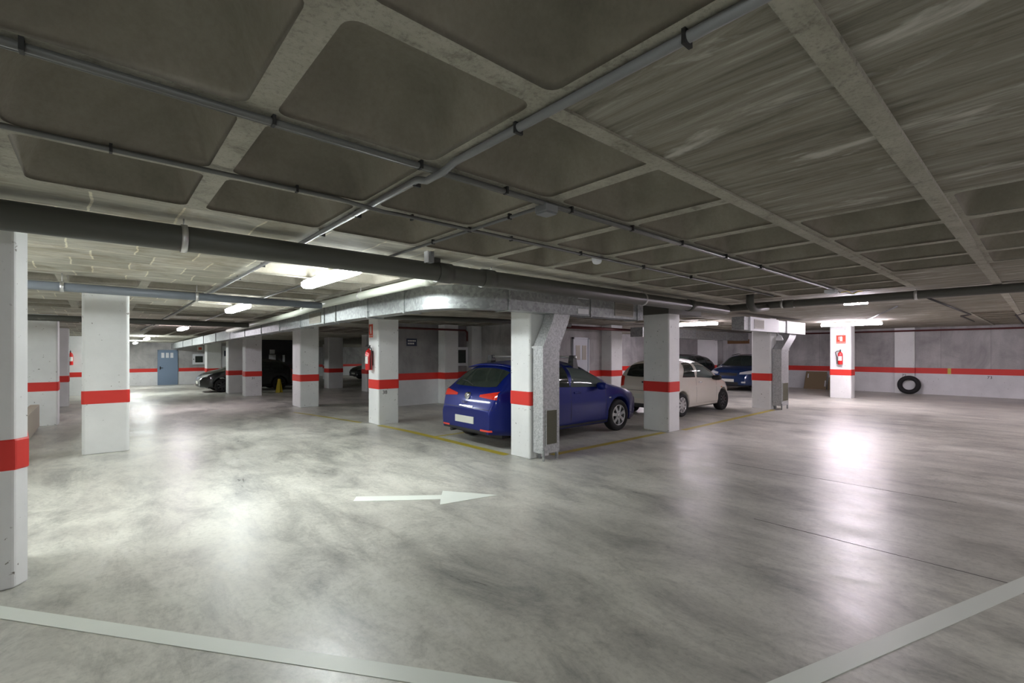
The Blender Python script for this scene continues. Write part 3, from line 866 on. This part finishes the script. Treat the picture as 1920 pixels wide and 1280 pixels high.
# ------------------------------------------------------------------ signs, extinguishers, cabinets
def extinguisher(loc, face, label, hose=1, s=1.0):
    rz = {'mx': 0.0, 'my': R(90)}[face]       # local -x is away from the surface
    t_ = thing('fire_extinguisher', label, 'fire extinguisher', loc, rz)
    r = .075 * s
    b = MB(); b.lathe([(r * .6, 0), (r * .95, .004), (r, .02), (r, .36 * s), (r * .9, .40 * s), (r * .6, .435 * s), (r * .28, .45 * s), (r * .28, .47 * s)], c=(-r - .012, 0, 0), seg=28)
    b.build('cylinder', M['extred'], t_)
    b = MB(); b.box((-r - .03, -.018, .47 * s), (-r + .01, .018, .50 * s)); b.box((-r - .09, -.01, .505 * s), (-r + .01, .01, .515 * s)); b.box((-r - .08, -.01, .53 * s), (-r + .02, .01, .54 * s)); b.box((-r + 0, -.01, .50 * s), (-r + .02, .01, .54 * s))
    b.build('valve', M['black'], t_)
    b = MB(); b.tube([(-r - .012, .01 * hose, .485 * s), (-r - .012, .10 * hose, .48 * s), (-r - .012, .135 * hose, .43 * s), (-r - .012, .12 * hose, .35 * s), (-r - .012, .095 * hose, .26 * s), (-r - .012, .088 * hose, .02 * s)], .011, 8)
    b.build('hose', M['black'], t_)
    b = MB()
    rings = []
    for z in (.14 * s, .30 * s):
        rings.append([(-r - .012 + (r + .0012) * math.cos(a), (r + .0012) * math.sin(a), z) for a in [R(180 + q) for q in range(-50, 51, 10)]])
    b.loft(rings, cap=False, closed=False); b.build('instruction_label', M['signwhite'], t_)
    b = MB(); b.box((-.012, -.03, .1), (0, .03, .42 * s)); b.build('wall_bracket', M['clip'], t_)
    return t_
extinguisher((4.398, 9.52, 1.13), 'mx', 'red extinguisher hung on the left face of the white pillar near the centre', hose=-1, s=.98)
extinguisher((18.418, 4.50, 1.11), 'mx', 'small looking red extinguisher on the far right pillar', hose=1, s=.92)
extinguisher((-.85, 25.99, 1.0), 'my', 'dark extinguisher glimpsed left of the free standing left pillar', s=1.1)
def ext_sign(loc, face, w_, h, label):
    rz = {'mx': 0.0, 'my': R(90)}[face]
    t_ = thing('extinguisher_sign', label, 'sign', loc, rz)
    b = MB(); b.box((-.004, -w_ / 2, -h / 2), (0, w_ / 2, h / 2)); b.build('panel', M['signred'], t_)
    b = MB(); b.box((-.006, -w_ * .16, -h * .22), (-.004, w_ * .12, h * .30)); b.box((-.006, -w_ * .10, h * .30), (-.004, w_ * .06, h * .37)); b.box((-.006, w_ * .10, h * .28), (-.004, w_ * .24, h * .32)); b.box((-.006, w_ * .2, -h * .05), (-.004, w_ * .26, h * .32)); b.build('pictogram', M['signwhite'], t_)
    text_mesh('sign_text', 'EXTINTOR', w_ * .19, M['signwhite'], t_, (-.005, 0, -h * .38), ROT_FACE_MX, .001)
    return t_
ext_sign((4.398, 9.60, 1.97), 'mx', .19, .28, 'red extinguisher sign high on the left face of the white pillar')
ext_sign((18.418, 4.50, 1.94), 'mx', .26, .27, 'red extinguisher sign above the extinguisher of the far right pillar')
def cabinet(loc, w_, h, label, fr=.09):
    t_ = thing('hose_cabinet', label, 'cabinet', loc)
    b = MB(); b.box((-w_ / 2, -.12, 0), (w_ / 2, 0, h)); b.build('case', M['label_w'], t_, bevel=.006)
    b = MB(); b.box((-w_ / 2 + fr, -.127, fr), (w_ / 2 - fr, -.12, h - fr)); b.build('window_pane', M['glass'], t_)
    b = MB(); b.box((-w_ / 2 + .02, -.14, h * .45), (-w_ / 2 + .06, -.12, h * .55)); b.build('latch', M['black'], t_)
    return t_
cabinet((8.72, 12.5, 1.08), .52, .60, 'white hose cabinet with dark glass on the block wall behind the blue car')
cabinet((4.48, YD, .80), .62, .62, 'white hose cabinet with dark glass on the far wall right of the blue door', .12)
t_ = thing('fire_sign', 'small red pictogram sign above the far hose cabinet', 'sign', (4.55, YD, 1.62))
MB().box((-.15, -.006, 0), (.15, 0, .28)).build('panel', M['signwhite'], t_); MB().box((-.08, -.009, .06), (.08, -.006, .2)).build('pictogram', M['signred'], t_)
t_ = thing('wall_sign', 'small dark sign with two white lines of lettering on the block wall', 'sign', (7.0, 12.5, 1.70))
MB().box((-.17, -.012, 0), (.17, 0, .22)).build('panel', M['darkblue'], t_)
b = MB()
for z0, n_ in ((.13, 5), (.05, 4)):
    for k in range(n_): b.box((-.13 + k * .055, -.014, z0), (-.09 + k * .055, -.012, z0 + .045))
b.build('lettering', M['signwhite'], t_)
t_ = thing('notice_board', 'tall white lit notice panel between distant pillars over the black car', 'notice', (5.22, 29.78, .66))
MB().box((-.15, -.03, 0), (.15, 0, 1.2)).build('panel', M['label_w'], t_); MB().box((-.06, -.034, .65), (.02, -.03, .95)).build('lettering', M['darkblue'], t_)
t_ = thing('notice_board', 'white stepped notice on the added dark backdrop above the black car roof', 'notice', (6.75, 26.5, 1.02))
MB().box((-.16, -.03, 0), (.16, 0, .38)).build('panel', M['label_w'], t_); MB().box((.5, -.03, 0), (.6, 0, .36)).build('panel', M['label_w'], t_); MB().box((-.12, -.03, .42), (.12, 0, .64)).build('panel', M['label_w'], t_)
b = MB(); b.box((5.8, 26.52, -.3), (8.6, 26.7, 2.2)); struct(b.build('shade_backdrop', M['cargrey']))  # dark sheet standing in for the unlit ceiling behind the car

# leaning cardboard and the tyre by the right wall
def leanboard(y0, y1, h, label, tape):
    t_ = thing('cardboard_sheet', label, 'cardboard', (22.2, (y0 + y1) / 2, 0))
    hw = (y1 - y0) / 2
    b = MB()
    b.loft([[(0, -hw, .0), (.02, -hw, 0), (.02, hw, 0), (0, hw, 0)], [(.24, -hw + .02, h), (.26, -hw + .02, h), (.26, hw - .03, h), (.24, hw - .03, h)]], smooth=False)
    b.build('sheet', M['card'], t_)
    for yy, za, zb in tape:
        b = MB(); b.loft([[(-.003 + .24 * z / h, yy - .02, z), (-.002 + .24 * z / h + .002, yy - .02, z), (-.001 + .24 * z / h, yy + .02, z), (-.003 + .24 * z / h, yy + .02, z)] for z in (za, zb)], smooth=False)
        b.build('tape', M['label_w'], t_)
leanboard(5.95, 6.75, .72, 'large brown cardboard sheet leaning on the right wall', [(.28, .45, .62), (-.36, .12, .36)])
leanboard(5.25, 5.90, .74, 'narrower brown cardboard sheet leaning nearer the far right pillar', [(.3, .5, .66), (-.28, .5, .66)])
t_ = thing('old_tyre', 'loose black tyre leaning upright against the white foot of the right wall', 'tyre', (22.17, 3.33, .33))
b = MB()
prof = []
for k in range(17):
    a = 2 * math.pi * k / 16
    prof.append((.265 + .082 * math.cos(a) * (1.0 if math.cos(a) < 0 else .9), .10 * math.sin(a)))
b.lathe(prof, axis='x', seg=40, cap=False)
o = b.build('casing', M['rubber'], t_); o.rotation_euler = (0, R(10), 0)
# yellow wet floor sign
t_ = thing('wet_floor_sign', 'small yellow folding floor sign beside the black car', 'floor sign', (5.72, 21.4, G(21.4)), R(-50))
for s_ in (-1, 1):
    b = MB(); b.loft([[(-.10, s_ * .11, 0), (.10, s_ * .11, 0), (.10, s_ * .09, 0), (-.10, s_ * .09, 0)], [(-.05, s_ * .015, .58), (.05, s_ * .015, .58), (.05, 0, .58), (-.05, 0, .58)]], smooth=False)
    b.build('panel', M['yellowsign'], t_)
# stain of bare brown board high on the right wall
tag(MB().box((-.02, -.5, 0), (0, .5, .20)).build('brown_board', M['brown'], loc=(XR - .005, 9.55, 1.92)), 'brown stained board high on the right wall above the dark blue car', 'board')

# ------------------------------------------------------------------ cars
def lerp_tab(tab, x):
    if x <= tab[0][0]: return tab[0][1]
    for (a, fa), (c, fc) in zip(tab, tab[1:]):
        if x <= c:
            t = (x - a) / (c - a)
            return fa + (fc - fa) * t
    return tab[-1][1]
def smooth_tab(tab, n=3, step=.02):
    x0, x1 = tab[0][0], tab[-1][0]
    N_ = int((x1 - x0) / step)
    xs = [x0 + (x1 - x0) * k / N_ for k in range(N_ + 1)]
    ys = [lerp_tab(tab, x) for x in xs]
    for _ in range(n):
        ys = [ys[0]] + [(ys[k - 1] + 2 * ys[k] + ys[k + 1]) / 4 for k in range(1, len(ys) - 1)] + [ys[-1]]
    return list(zip(xs, ys))

class Car:
    """local x: 0 at the tail, L at the nose; y centred"""
    def __init__(s, L, W, top, belt, wr, xw, sill=.20, n=2.9, rear_round=.30, front_round=.55, rk=.13, fk=.26):
        s.L, s.W, s.wr, s.xw, s.sill, s.n = L, W, wr, xw, sill, n
        s.top = smooth_tab(top, 6, .015); s.belt = belt
        s.rr, s.fr, s.rk, s.fk = rear_round, front_round, rk, fk
    def T(s, x): 
        tab = s.top; x = min(max(x, 0), s.L)
        k = int(x / s.L * (len(tab) - 1)); k = min(k, len(tab) - 2)
        (a, fa), (c, fc) = tab[k], tab[k + 1]
        return fa + (fc - fa) * (x - a) / (c - a)
    def zb(s, x): return min(lerp_tab(s.belt, x), s.T(x) - .035)
    def w(s, x):
        k = 1.0
        if x < s.rr: k -= s.rk * (1 - x / s.rr) ** 2.6
        if x > s.L - s.fr: k -= s.fk * (1 - (s.L - x) / s.fr) ** 2.4
        return s.W / 2 * k
    def zl(s, x):
        z = s.sill
        if x < .5: z += (.5 - x) * .10
        if x > s.L - .5: z += (x - s.L + .5) * .06
        for xw in s.xw:
            d_ = abs(x - xw); Ra = s.wr + .045
            if d_ < Ra: z = max(z, s.wr + math.sqrt(max(Ra * Ra - d_ * d_, 0)) * 1.0)
        return z
    def low(s, x):
        zl, zb, w_ = s.zl(x), s.zb(x), s.w(x)
        zm = max(zl + .03, .50)
        pts = [(w_ * .955, zl), (w_ * .985, zl + (zm - zl) * .35), (w_, zm)]
        if zb > zm + .02: pts += [(w_ * .995, (zm + zb) / 2), (w_ * .965, zb)]
        else: pts += [(w_ * .99, zm + .004), (w_ * .965, zm + .008)]
        return pts
    def half(s, x, z):
        if x < 0 or x > s.L: return -1
        lo = s.low(x)
        zb = lo[-1][1]
        if z < lo[0][1]: return -1
        if z <= zb:
            for (a, za), (c, zc_) in zip(lo, lo[1:]):
                if z <= zc_: return a + (c - a) * (z - za) / max(zc_ - za, 1e-6)
        T = max(s.T(x), zb + .01)
        q = (z - zb) / (T - zb)
        if q >= 1: return -1
        return lo[-1][0] * (1 - q ** s.n) ** (1 / s.n)
    def end_x(s, y, z, rear=True):
        rng = range(0, int(s.L / .01) + 1)
        for k in rng:
            x = k * .01 if rear else s.L - k * .01
            if s.half(x, z) >= abs(y):
                a, c = (x - .01, x) if rear else (x + .01, x)
                for _ in range(8):
                    m_ = (a + c) / 2
                    if s.half(m_, z) >= abs(y): c = m_
                    else: a = m_
                return c
        return None
    def body(s, mat, parent):
        xs = set([k * s.L / 110 for k in range(111)] + [.006, .015, .03, .045, s.L - .006, s.L - .015, s.L - .03])
        for xw in s.xw:
            Ra = s.wr + .045
            for k in range(25): xs.add(xw + Ra * math.cos(math.pi * k / 24) * .9999)
            xs.add(xw - Ra - .002); xs.add(xw + Ra + .002)
        xs = sorted(x for x in xs if 0 <= x <= s.L)
        rings = []
        nu = 14
        for x in xs:
            lo = s.low(x); zb = lo[-1][1]; ws = lo[-1][0]; T = max(s.T(x), zb + .01)
            pr = list(lo)
            for k in range(1, nu + 1):
                a = math.pi / 2 * k / nu
                pr.append((ws * max(math.cos(a), 0) ** (2 / s.n), zb + (T - zb) * math.sin(a) ** (2 / s.n)))
            ring = [(x, p[0], p[1]) for p in pr] + [(x, -p[0], p[1]) for p in pr[:-1][::-1]]
            rings.append(ring)
        b = MB(); b.loft(rings, cap=True, smooth=True)
        o = b.build('body', mat, parent)
        return o
    def side_patch(s, samples, sgn, off, nv=5):
        rows = []
        for x, z0, z1 in samples:
            rows.append([(x, sgn * (max(s.half(x, z0 + (z1 - z0) * k / nv), .05) + off), z0 + (z1 - z0) * k / nv) for k in range(nv + 1)])
        b = MB(); b.loft(rows, cap=False, closed=False); return b
    def end_patch(s, samples, rear, off, nv=5):
        rows = []
        for y, z0, z1 in samples:
            r_ = []
            for k in range(nv + 1):
                z = z0 + (z1 - z0) * k / nv
                x = s.end_x(y, z, rear)
                if x is None: x = r_[-1][0] if r_ else (0 if rear else s.L)
                r_.append((x + (-off if rear else off), y, z))
            rows.append(r_)
        b = MB(); b.loft(rows, cap=False, closed=False); return b

def lin(a, c, n): return [a + (c - a) * k / (n - 1) for k in range(n)]

def wheel(parent, x, y, r, wd, sgn, rim='alloy', n=7, cap=True):
    """sgn: side the wheel faces"""
    b = MB()
    b.lathe([(r * .66, -wd / 2 * .8), (r * .80, -wd / 2), (r * .95, -wd / 2 * .92), (r, -wd / 2 * .6), (r, wd / 2 * .6), (r * .95, wd / 2 * .92), (r * .80, wd / 2), (r * .66, wd / 2 * .8), (r * .66, -wd / 2 * .8)], axis='y', seg=40, cap=False)
    t = b.build('wheel', M['rubber'], parent, loc=(x, y, r))
    b = MB()
    f = sgn * wd / 2
    b.lathe([(r * .665, f * .2), (r * .665, f * .86), (r * .62, f * .92), (r * .60, f * .75), (r * .60, f * .1)], axis='y', seg=36, cap=False)
    for k in range(n):
        a = 2 * math.pi * k / n + .3
        ca, sa = math.cos(a), math.sin(a); px, pz = -sa, ca
        w0, w1 = r * .13, r * .085
        rings = []
        for rad, ww, yy in ((r * .08, w0, .80), (r * .35, w1, .84), (r * .62, w0 * .95, .80)):
            rings.append([(ca * rad + px * ww, f * yy, sa * rad + pz * ww), (ca * rad - px * ww, f * yy, sa * rad - pz * ww), (ca * rad - px * ww, f * yy - sgn * .03, sa * rad - pz * ww), (ca * rad + px * ww, f * yy - sgn * .03, sa * rad + pz * ww)])
        b.loft(rings, smooth=False)
    b.lathe([(r * .16, f * .7), (r * .16, f * .88), (r * .10, f * .93), (.0, f * .93)], axis='y', seg=20, cap=False)
    b.build('rim', M[rim], t)
    b = MB(); b.lathe([(r * .61, f * .35), (r * .61, f * .30), (0, f * .30)], axis='y', seg=24, cap=False); b.build('brake_disc', M['steelwheel'], t)
    return t

def car(name_label, loc, rz, spec, paint, rim, group=None, lights=True, extra=None, plate=True, nspoke=7):
    t_ = thing('car', name_label, 'car', loc, rz)
    c = Car(**spec['shape'])
    # shift so that the thing's origin is the middle of the car on the ground
    holder = t_
    objs = []
    def add(b, name, mat, par=None, **k):
        o = b.build(name, mat, par or holder, **k); objs.append(o); return o
    o = c.body(M[paint], holder); objs.append(o)
    # underside
    b = MB(); b.box((.25, -c.W / 2 * .80, c.sill - .04), (c.L - .3, c.W / 2 * .80, c.sill + .12)); add(b, 'underbody', M['black'])
    n = 26
    for sgn in (-1, 1):
        for (xa, xb, zf) in spec['side_windows']:
            sam = []
            for x in lin(xa, xb, n):
                z0 = c.zb(x) + .03; z1 = c.zb(x) + zf * (c.T(x) - c.zb(x))
                e = (x - xa) / (xb - xa)
                z1 = min(z1, z0 + .02 + (x - xa) * (spec.get('qs', 3.0) if xa == spec['side_windows'][0][0] else 14), z0 + .02 + (xb - x) * (spec.get('qf', 2.0) if xb == spec['side_windows'][-1][1] else 14))
                z1 = max(z1, z0 + .004)
                sam.append((x, z0, z1))
            add(c.side_patch(sam, sgn, .006), 'side_window', M['glass_lit' if (xa == spec['side_windows'][-1][0] and spec.get('pale')) else 'glass'])
        for xx in spec['seams']:
            add(c.side_patch([(xx - .004, c.zl(xx) + .10, c.zb(xx)), (xx + .004, c.zl(xx) + .10, c.zb(xx))], sgn, .002), 'door_seam', M['black'])
        x0, x1 = spec['sill_line']
        add(c.side_patch([(x, c.sill + .02, c.sill + .055) for x in lin(x0, x1, 20)], sgn, .004, 1), 'sill_trim', M[spec.get('sill_mat', 'black')])
        for hx in spec['handles']:
            yy = sgn * (c.half(hx, spec['hz']) + .012)
            b = MB(); b.box((-.085, -.012, -.014), (.085, .012, .014)); add(b, 'door_handle', M[spec.get('handle_mat', paint)], loc=(hx, yy, spec['hz']), bevel=.006)
        mx, mz = spec['mirror']
        b = MB()
        ys = c.half(mx, mz)
        b.loft([[(mx + dx * k_, sgn * (ys + dy), mz + .02 + dz * k_) for dx, dz in ((-.05, -.055), (.06, -.05), (.09, 0), (.06, .06), (-.05, .07), (-.06, 0))] for dy, k_ in ((-.02, .3), (.05, .9), (.12, 1.05), (.19, .95), (.215, .6))], smooth=True)
        add(b, 'wing_mirror', M[spec.get('mirror_mat', paint)])
        for xw in c.xw:
            w_ = wheel(holder, xw, sgn * (c.W / 2 - .10), c.wr, .19, sgn, spec.get('front_rim', rim) if xw > 1.5 else rim, nspoke); objs.append(w_)
        if lights:
            y0, y1, za, zb_, zc2, zd = spec['tail']
            sam = []
            for y in lin(y0, y1, 16):
                e = (y - y0) / (y1 - y0)
                sam.append((sgn * y, za + (zc2 - za) * e, zb_ + (zd - zb_) * e))
            add(c.end_patch(sam, True, .007), 'tail_light', M['lampred'])
            y0, y1, za, zb_, zc2, zd = spec['head']
            sam = []
            for y in lin(y0, y1, 16):
                e = (y - y0) / (y1 - y0)
                sam.append((sgn * y, za + (zc2 - za) * e, zb_ + (zd - zb_) * e))
            add(c.end_patch(sam, False, .007), 'headlight', M['lampclear'])
            fy, fz = spec['fog']
            add(c.end_patch([(sgn * y, fz - .03, fz + .03) for y in lin(fy - .07, fy + .07, 5)], False, .006, 2), 'fog_light', M['lampclear'])
            xr_, zr = spec['repeater']
            add(c.side_patch([(xr_ - .03, zr - .012, zr + .012), (xr_ + .03, zr - .012, zr + .012)], sgn, .006, 1), 'indicator', M['amber'] if spec.get('amber') else M['lampclear'])
    # windscreens
    y1, za, zb_ = spec['rear_glass']
    add(c.end_patch([(y, za + .02 * (abs(y) / y1) ** 4, zb_ - .06 * (abs(y) / y1) ** 3) for y in lin(-y1, y1, 30)], True, .007, 10), 'rear_window', M['glass'])
    y1, za, zb_ = spec['front_glass']
    add(c.end_patch([(y, za + .03 * (abs(y) / y1) ** 4, zb_ - .05 * (abs(y) / y1) ** 3) for y in lin(-y1, y1, 30)], False, .007, 10), 'windscreen', M['glass'])
    # bumper seam and tailgate line
    zs = spec['bumper_z']
    add(c.end_patch([(y, zs - .004, zs + .004) for y in lin(-c.W * .44, c.W * .44, 30)], True, .003, 1), 'tailgate_seam', M['black'])
    add(c.end_patch([(y, c.sill + .05, c.sill + .09) for y in lin(-c.W * .36, c.W * .36, 24)], True, .004, 2), 'rear_valance', M['black'])
    y1, za, zb_ = spec['grille']
    add(c.end_patch([(y, za, zb_) for y in lin(-y1, y1, 14)], False, .005, 3), 'radiator_grille', M['black'])
    add(c.end_patch([(y, .26, .36) for y in lin(-y1 * 1.2, y1 * 1.2, 14)], False, .005, 3), 'air_intake', M['black'])
    if plate:
        for rear, pz in ((True, spec['plate'][0]), (False, spec['plate'][1])):
            x = c.end_x(.25, pz, rear)
            b = MB(); b.box((-.008, -.25, -.055), (.008, .25, .055)); add(b, 'number_plate', M['plate'], loc=(x + (-.006 if rear else .006), 0, pz))
    if extra: extra(c, holder, add, objs)
    for o in holder.children:
        o.location.x -= c.L / 2
    return t_

k = .92
# blue hatchback --------------------------------------------------------
LB = 3.95
blue = dict(
    shape=dict(L=LB, W=1.60, top=[(0, .60), (.03, .66), (.06, .78), (.12, .90), (.20, .975), (.34, 1.12), (.48, 1.24), (.60, 1.305), (.9, 1.355), (1.4, 1.385), (1.9, 1.37), (2.2, 1.31), (2.55, 1.14), (2.95, .94), (3.1, .895), (3.5, .80), (3.75, .70), (3.88, .58), (LB, .50)],
               belt=[(0, .86), (1, .90), (2.6, .84), (3.1, .80), (LB, .6)], wr=.30, xw=(.70, 3.08), sill=.20, n=2.7, rear_round=.50, front_round=.75, rk=.20, fk=.34),
    side_windows=[(.70, 1.02, .78), (1.05, 1.67, .84), (1.70, 2.66, .84)], qs=2.2, qf=.85, seams=[1.69, 2.66, .98], sill_line=(1.08, 2.70), handles=[1.86, .9], hz=.80, mirror=(2.42, .87),
    tail=(.30, .70, .80, .835, .775, .90), pale=True, head=(.44, .72, .58, .64, .62, .74), fog=(.54, .33), repeater=(2.78, .66), rear_glass=(.56, .95, 1.245), front_glass=(.62, .93, 1.30), bumper_z=.62, grille=(.3, .50, .60), plate=(.43, .38))
def blue_extra(c, h, add, objs):
    # roof bars
    for x in (1.0, 2.0):
        zt = c.T(x)
        b = MB(); b.tube([(x, -.64, zt + .07), (x, .64, zt + .07)], .018, 8); bar = add(b, 'roof_bar', M['steel'])
        b = MB()
        for s_ in (-1, 1):
            b.loft([[(x - .07, s_ * .63, zt - .16), (x + .07, s_ * .63, zt - .16), (x + .07, s_ * .50, zt - .06), (x - .07, s_ * .50, zt - .06)], [(x - .05, s_ * .61, zt + .0), (x + .05, s_ * .61, zt + .0), (x + .05, s_ * .49, zt + .0), (x - .05, s_ * .49, zt + .0)], [(x - .035, s_ * .60, zt + .10), (x + .035, s_ * .60, zt + .10), (x + .035, s_ * .50, zt + .10), (x - .035, s_ * .50, zt + .10)]], smooth=False)
        b.build('bar_foot', M['black'], bar)
    # emblem and lettering on the tailgate
    x = c.end_x(0, .80, True)
    b = MB(); b.lathe([(.0, -.03), (.055, -.03), (.062, -.02), (.062, .03)], axis='x', seg=24, cap=False); e = add(b, 'tailgate_emblem', M['chrome'], loc=(x - .004, 0, .80))
    x2 = c.end_x(0, .70, True)
    tm = text_mesh('tailgate_lettering', 'SEAT', .052, M['chrome'], h, (x2 - .022, .02, .70), (R(90), 0, R(-90)), .003, 1.5); objs.append(tm)
    tm = text_mesh('emblem_letter', 'S', .10, M['steel'], e, (-.032, 0, 0), (R(90), 0, R(-90)), .002)
    # handle strip, reflector, spoiler, sticker, wiper
    add(c.end_patch([(y, .635, .655) for y in lin(-.2, .16, 8)], True, .012, 1), 'tailgate_handle', M['chrome'])
    for s_ in (-1, 1):
        add(c.end_patch([(s_ * y, .285, .315) for y in lin(.42, .66, 8)], True, .007, 1), 'reflector', M['lampred'])
    b = MB(); xs_ = c.end_x(0, 1.285, True)
    b.loft([[(xs_ - .05, y, 1.30 - .05 * abs(y / .6) ** 3), (xs_ + .12, y, 1.335 - .05 * abs(y / .6) ** 3), (xs_ + .12, y, 1.30 - .06 * abs(y / .6) ** 3), (xs_ - .04, y, 1.285 - .05 * abs(y / .6) ** 3)] for y in lin(-.6, .6, 14)], smooth=True)
    add(b, 'roof_spoiler', M['carblue'])
    b = MB(); xw0 = c.end_x(0, .97, True); b.tube([(xw0 - .012, 0, .965), (c.end_x(.25, 1.03, True) - .016, .25, 1.03), (c.end_x(.42, 1.04, True) - .016, .42, 1.04)], .009, 6); add(b, 'rear_wiper', M['black'])
    b = MB(); b.tube([(.02, .42, .22), (.12, .42, .22)], .03, 12); add(b, 'exhaust_pipe', M['steelwheel'])
car('metallic blue five door hatchback with roof bars behind the central pillar', (4.45 + LB / 2, 6.23, 0), 0, blue, 'carblue', 'alloy_b', extra=blue_extra)

# cream white small car --------------------------------------------------
LW = 3.20
whitecar = dict(
    shape=dict(L=LW, W=1.50, top=[(0, .66), (.03, .86), (.08, .98), (.16, 1.12), (.28, 1.25), (.42, 1.31), (.9, 1.365), (1.4, 1.36), (1.7, 1.31), (2.05, 1.15), (2.42, .93), (2.6, .865), (2.9, .76), (3.08, .62), (LW, .48)],
               belt=[(0, .90), (1.0, .88), (2.2, .82), (LW, .58)], wr=.275, xw=(.48, 2.58), sill=.20, n=2.8, rear_round=.35, front_round=.7, rk=.12, fk=.36),
    side_windows=[(.50, 1.08, .80), (1.16, 2.14, .80)], qs=1.6, qf=.85, pale=True, front_rim='steelwheel', seams=[1.12, 2.16], sill_line=(.86, 2.24), sill_mat='carwhite', handles=[1.30], hz=.78, handle_mat='chrome', mirror=(1.98, .85), mirror_mat='black',
    tail=(.56, .72, .70, .92, .66, .96), head=(.40, .70, .58, .66, .60, .76), fog=(.52, .32), repeater=(2.42, .62), amber=True, rear_glass=(.52, .92, 1.24), front_glass=(.56, .92, 1.29), bumper_z=.60, grille=(.26, .46, .54), plate=(.46, .36))
def white_extra(c, h, add, objs):
    x = c.end_x(0, .80, True)
    b = MB(); b.box((-.01, -.06, -.02), (.0, .06, .02)); add(b, 'tailgate_badge', M['black'], loc=(x - .004, 0, .80))
    b = MB()
    b.tube([(c.end_x(.2, .95, True) - .014, .2, .95), (c.end_x(-.1, 1.0, True) - .014, -.1, 1.0)], .008, 6); add(b, 'rear_wiper', M['black'])
car('cream white three door city car behind the thick middle pillar', (9.75 + LW / 2, 6.35, 0), 0, whitecar, 'carwhite', 'alloy_b', extra=white_extra, nspoke=9)

# dark blue car facing us on the right ------------------------------------
LN = 3.75
navy = dict(
    shape=dict(L=LN, W=1.72, top=[(0, .72), (.04, .9), (.1, 1.0), (.3, 1.25), (.5, 1.37), (1.0, 1.44), (1.7, 1.44), (2.1, 1.38), (2.5, 1.15), (2.9, .98), (3.2, .92), (3.5, .82), (3.66, .68), (LN, .55)],
               belt=[(0, .90), (2.6, .88), (LN, .64)], wr=.30, xw=(.66, 2.95), sill=.22, n=3.0, rear_round=.35, front_round=.55, rk=.14, fk=.24),
    side_windows=[(.42, 1.0, .80), (1.05, 1.7, .82), (1.75, 2.5, .82)], qs=2.0, qf=.9, seams=[1.72, 2.6], sill_line=(1.1, 2.5), handles=[1.9, 1.0], hz=.82, mirror=(2.36, .92), mirror_mat='black',
    tail=(.5, .8, .78, .95, .75, .98), head=(.42, .80, .66, .73, .68, .82), fog=(.60, .36), repeater=(2.8, .66), rear_glass=(.62, .98, 1.32), front_glass=(.68, .97, 1.38), bumper_z=.62, grille=(.34, .60, .70), plate=(.48, .42))
def navy_extra(c, h, add, objs):
    add(c.end_patch([(y, .695, .712) for y in lin(-.36, .36, 10)], False, .009, 1), 'grille_bar', M['chrome'])
    b = MB()
    for s_ in (-1, 1): b.tube([(.6, s_ * .62, c.T(.6) - .02), (1.2, s_ * .64, c.T(1.2) + .01), (1.9, s_ * .62, c.T(1.9) - .02)], .014, 8)
    add(b, 'roof_rails', M['black'])
car('dark blue family car facing left behind the pale right pillar', (18.55 + LN / 2, 8.30, 0), R(180), navy, 'carnavy', 'alloy', extra=navy_extra)
# another dark car between the white car and the navy one
car('dark car roofline half hidden between the cream white and the dark blue cars', (16.9 + 1.9, 10.55, 0), R(180), dict(navy), 'cargrey', 'alloy')
# black car on the left
black = dict(navy)
black['shape'] = dict(navy['shape'], W=1.74)
def black_extra(c, h, add, objs):
    add(c.end_patch([(y, .56, .66) for y in lin(-.36, .36, 10)], False, .010, 2), 'chrome_grille', M['chrome'])
car('black car with chrome grille parked behind the pair of distant left pillars', (3.22 + LN / 2, 24.42, G(24.4)), R(180), black, 'carblack', 'steelwheel', extra=black_extra)
car('small dark car parked far away, just left of the extinguisher pillar', (14.6, 30.5, G(30.5)), R(180), dict(navy), 'cargrey', 'alloy')
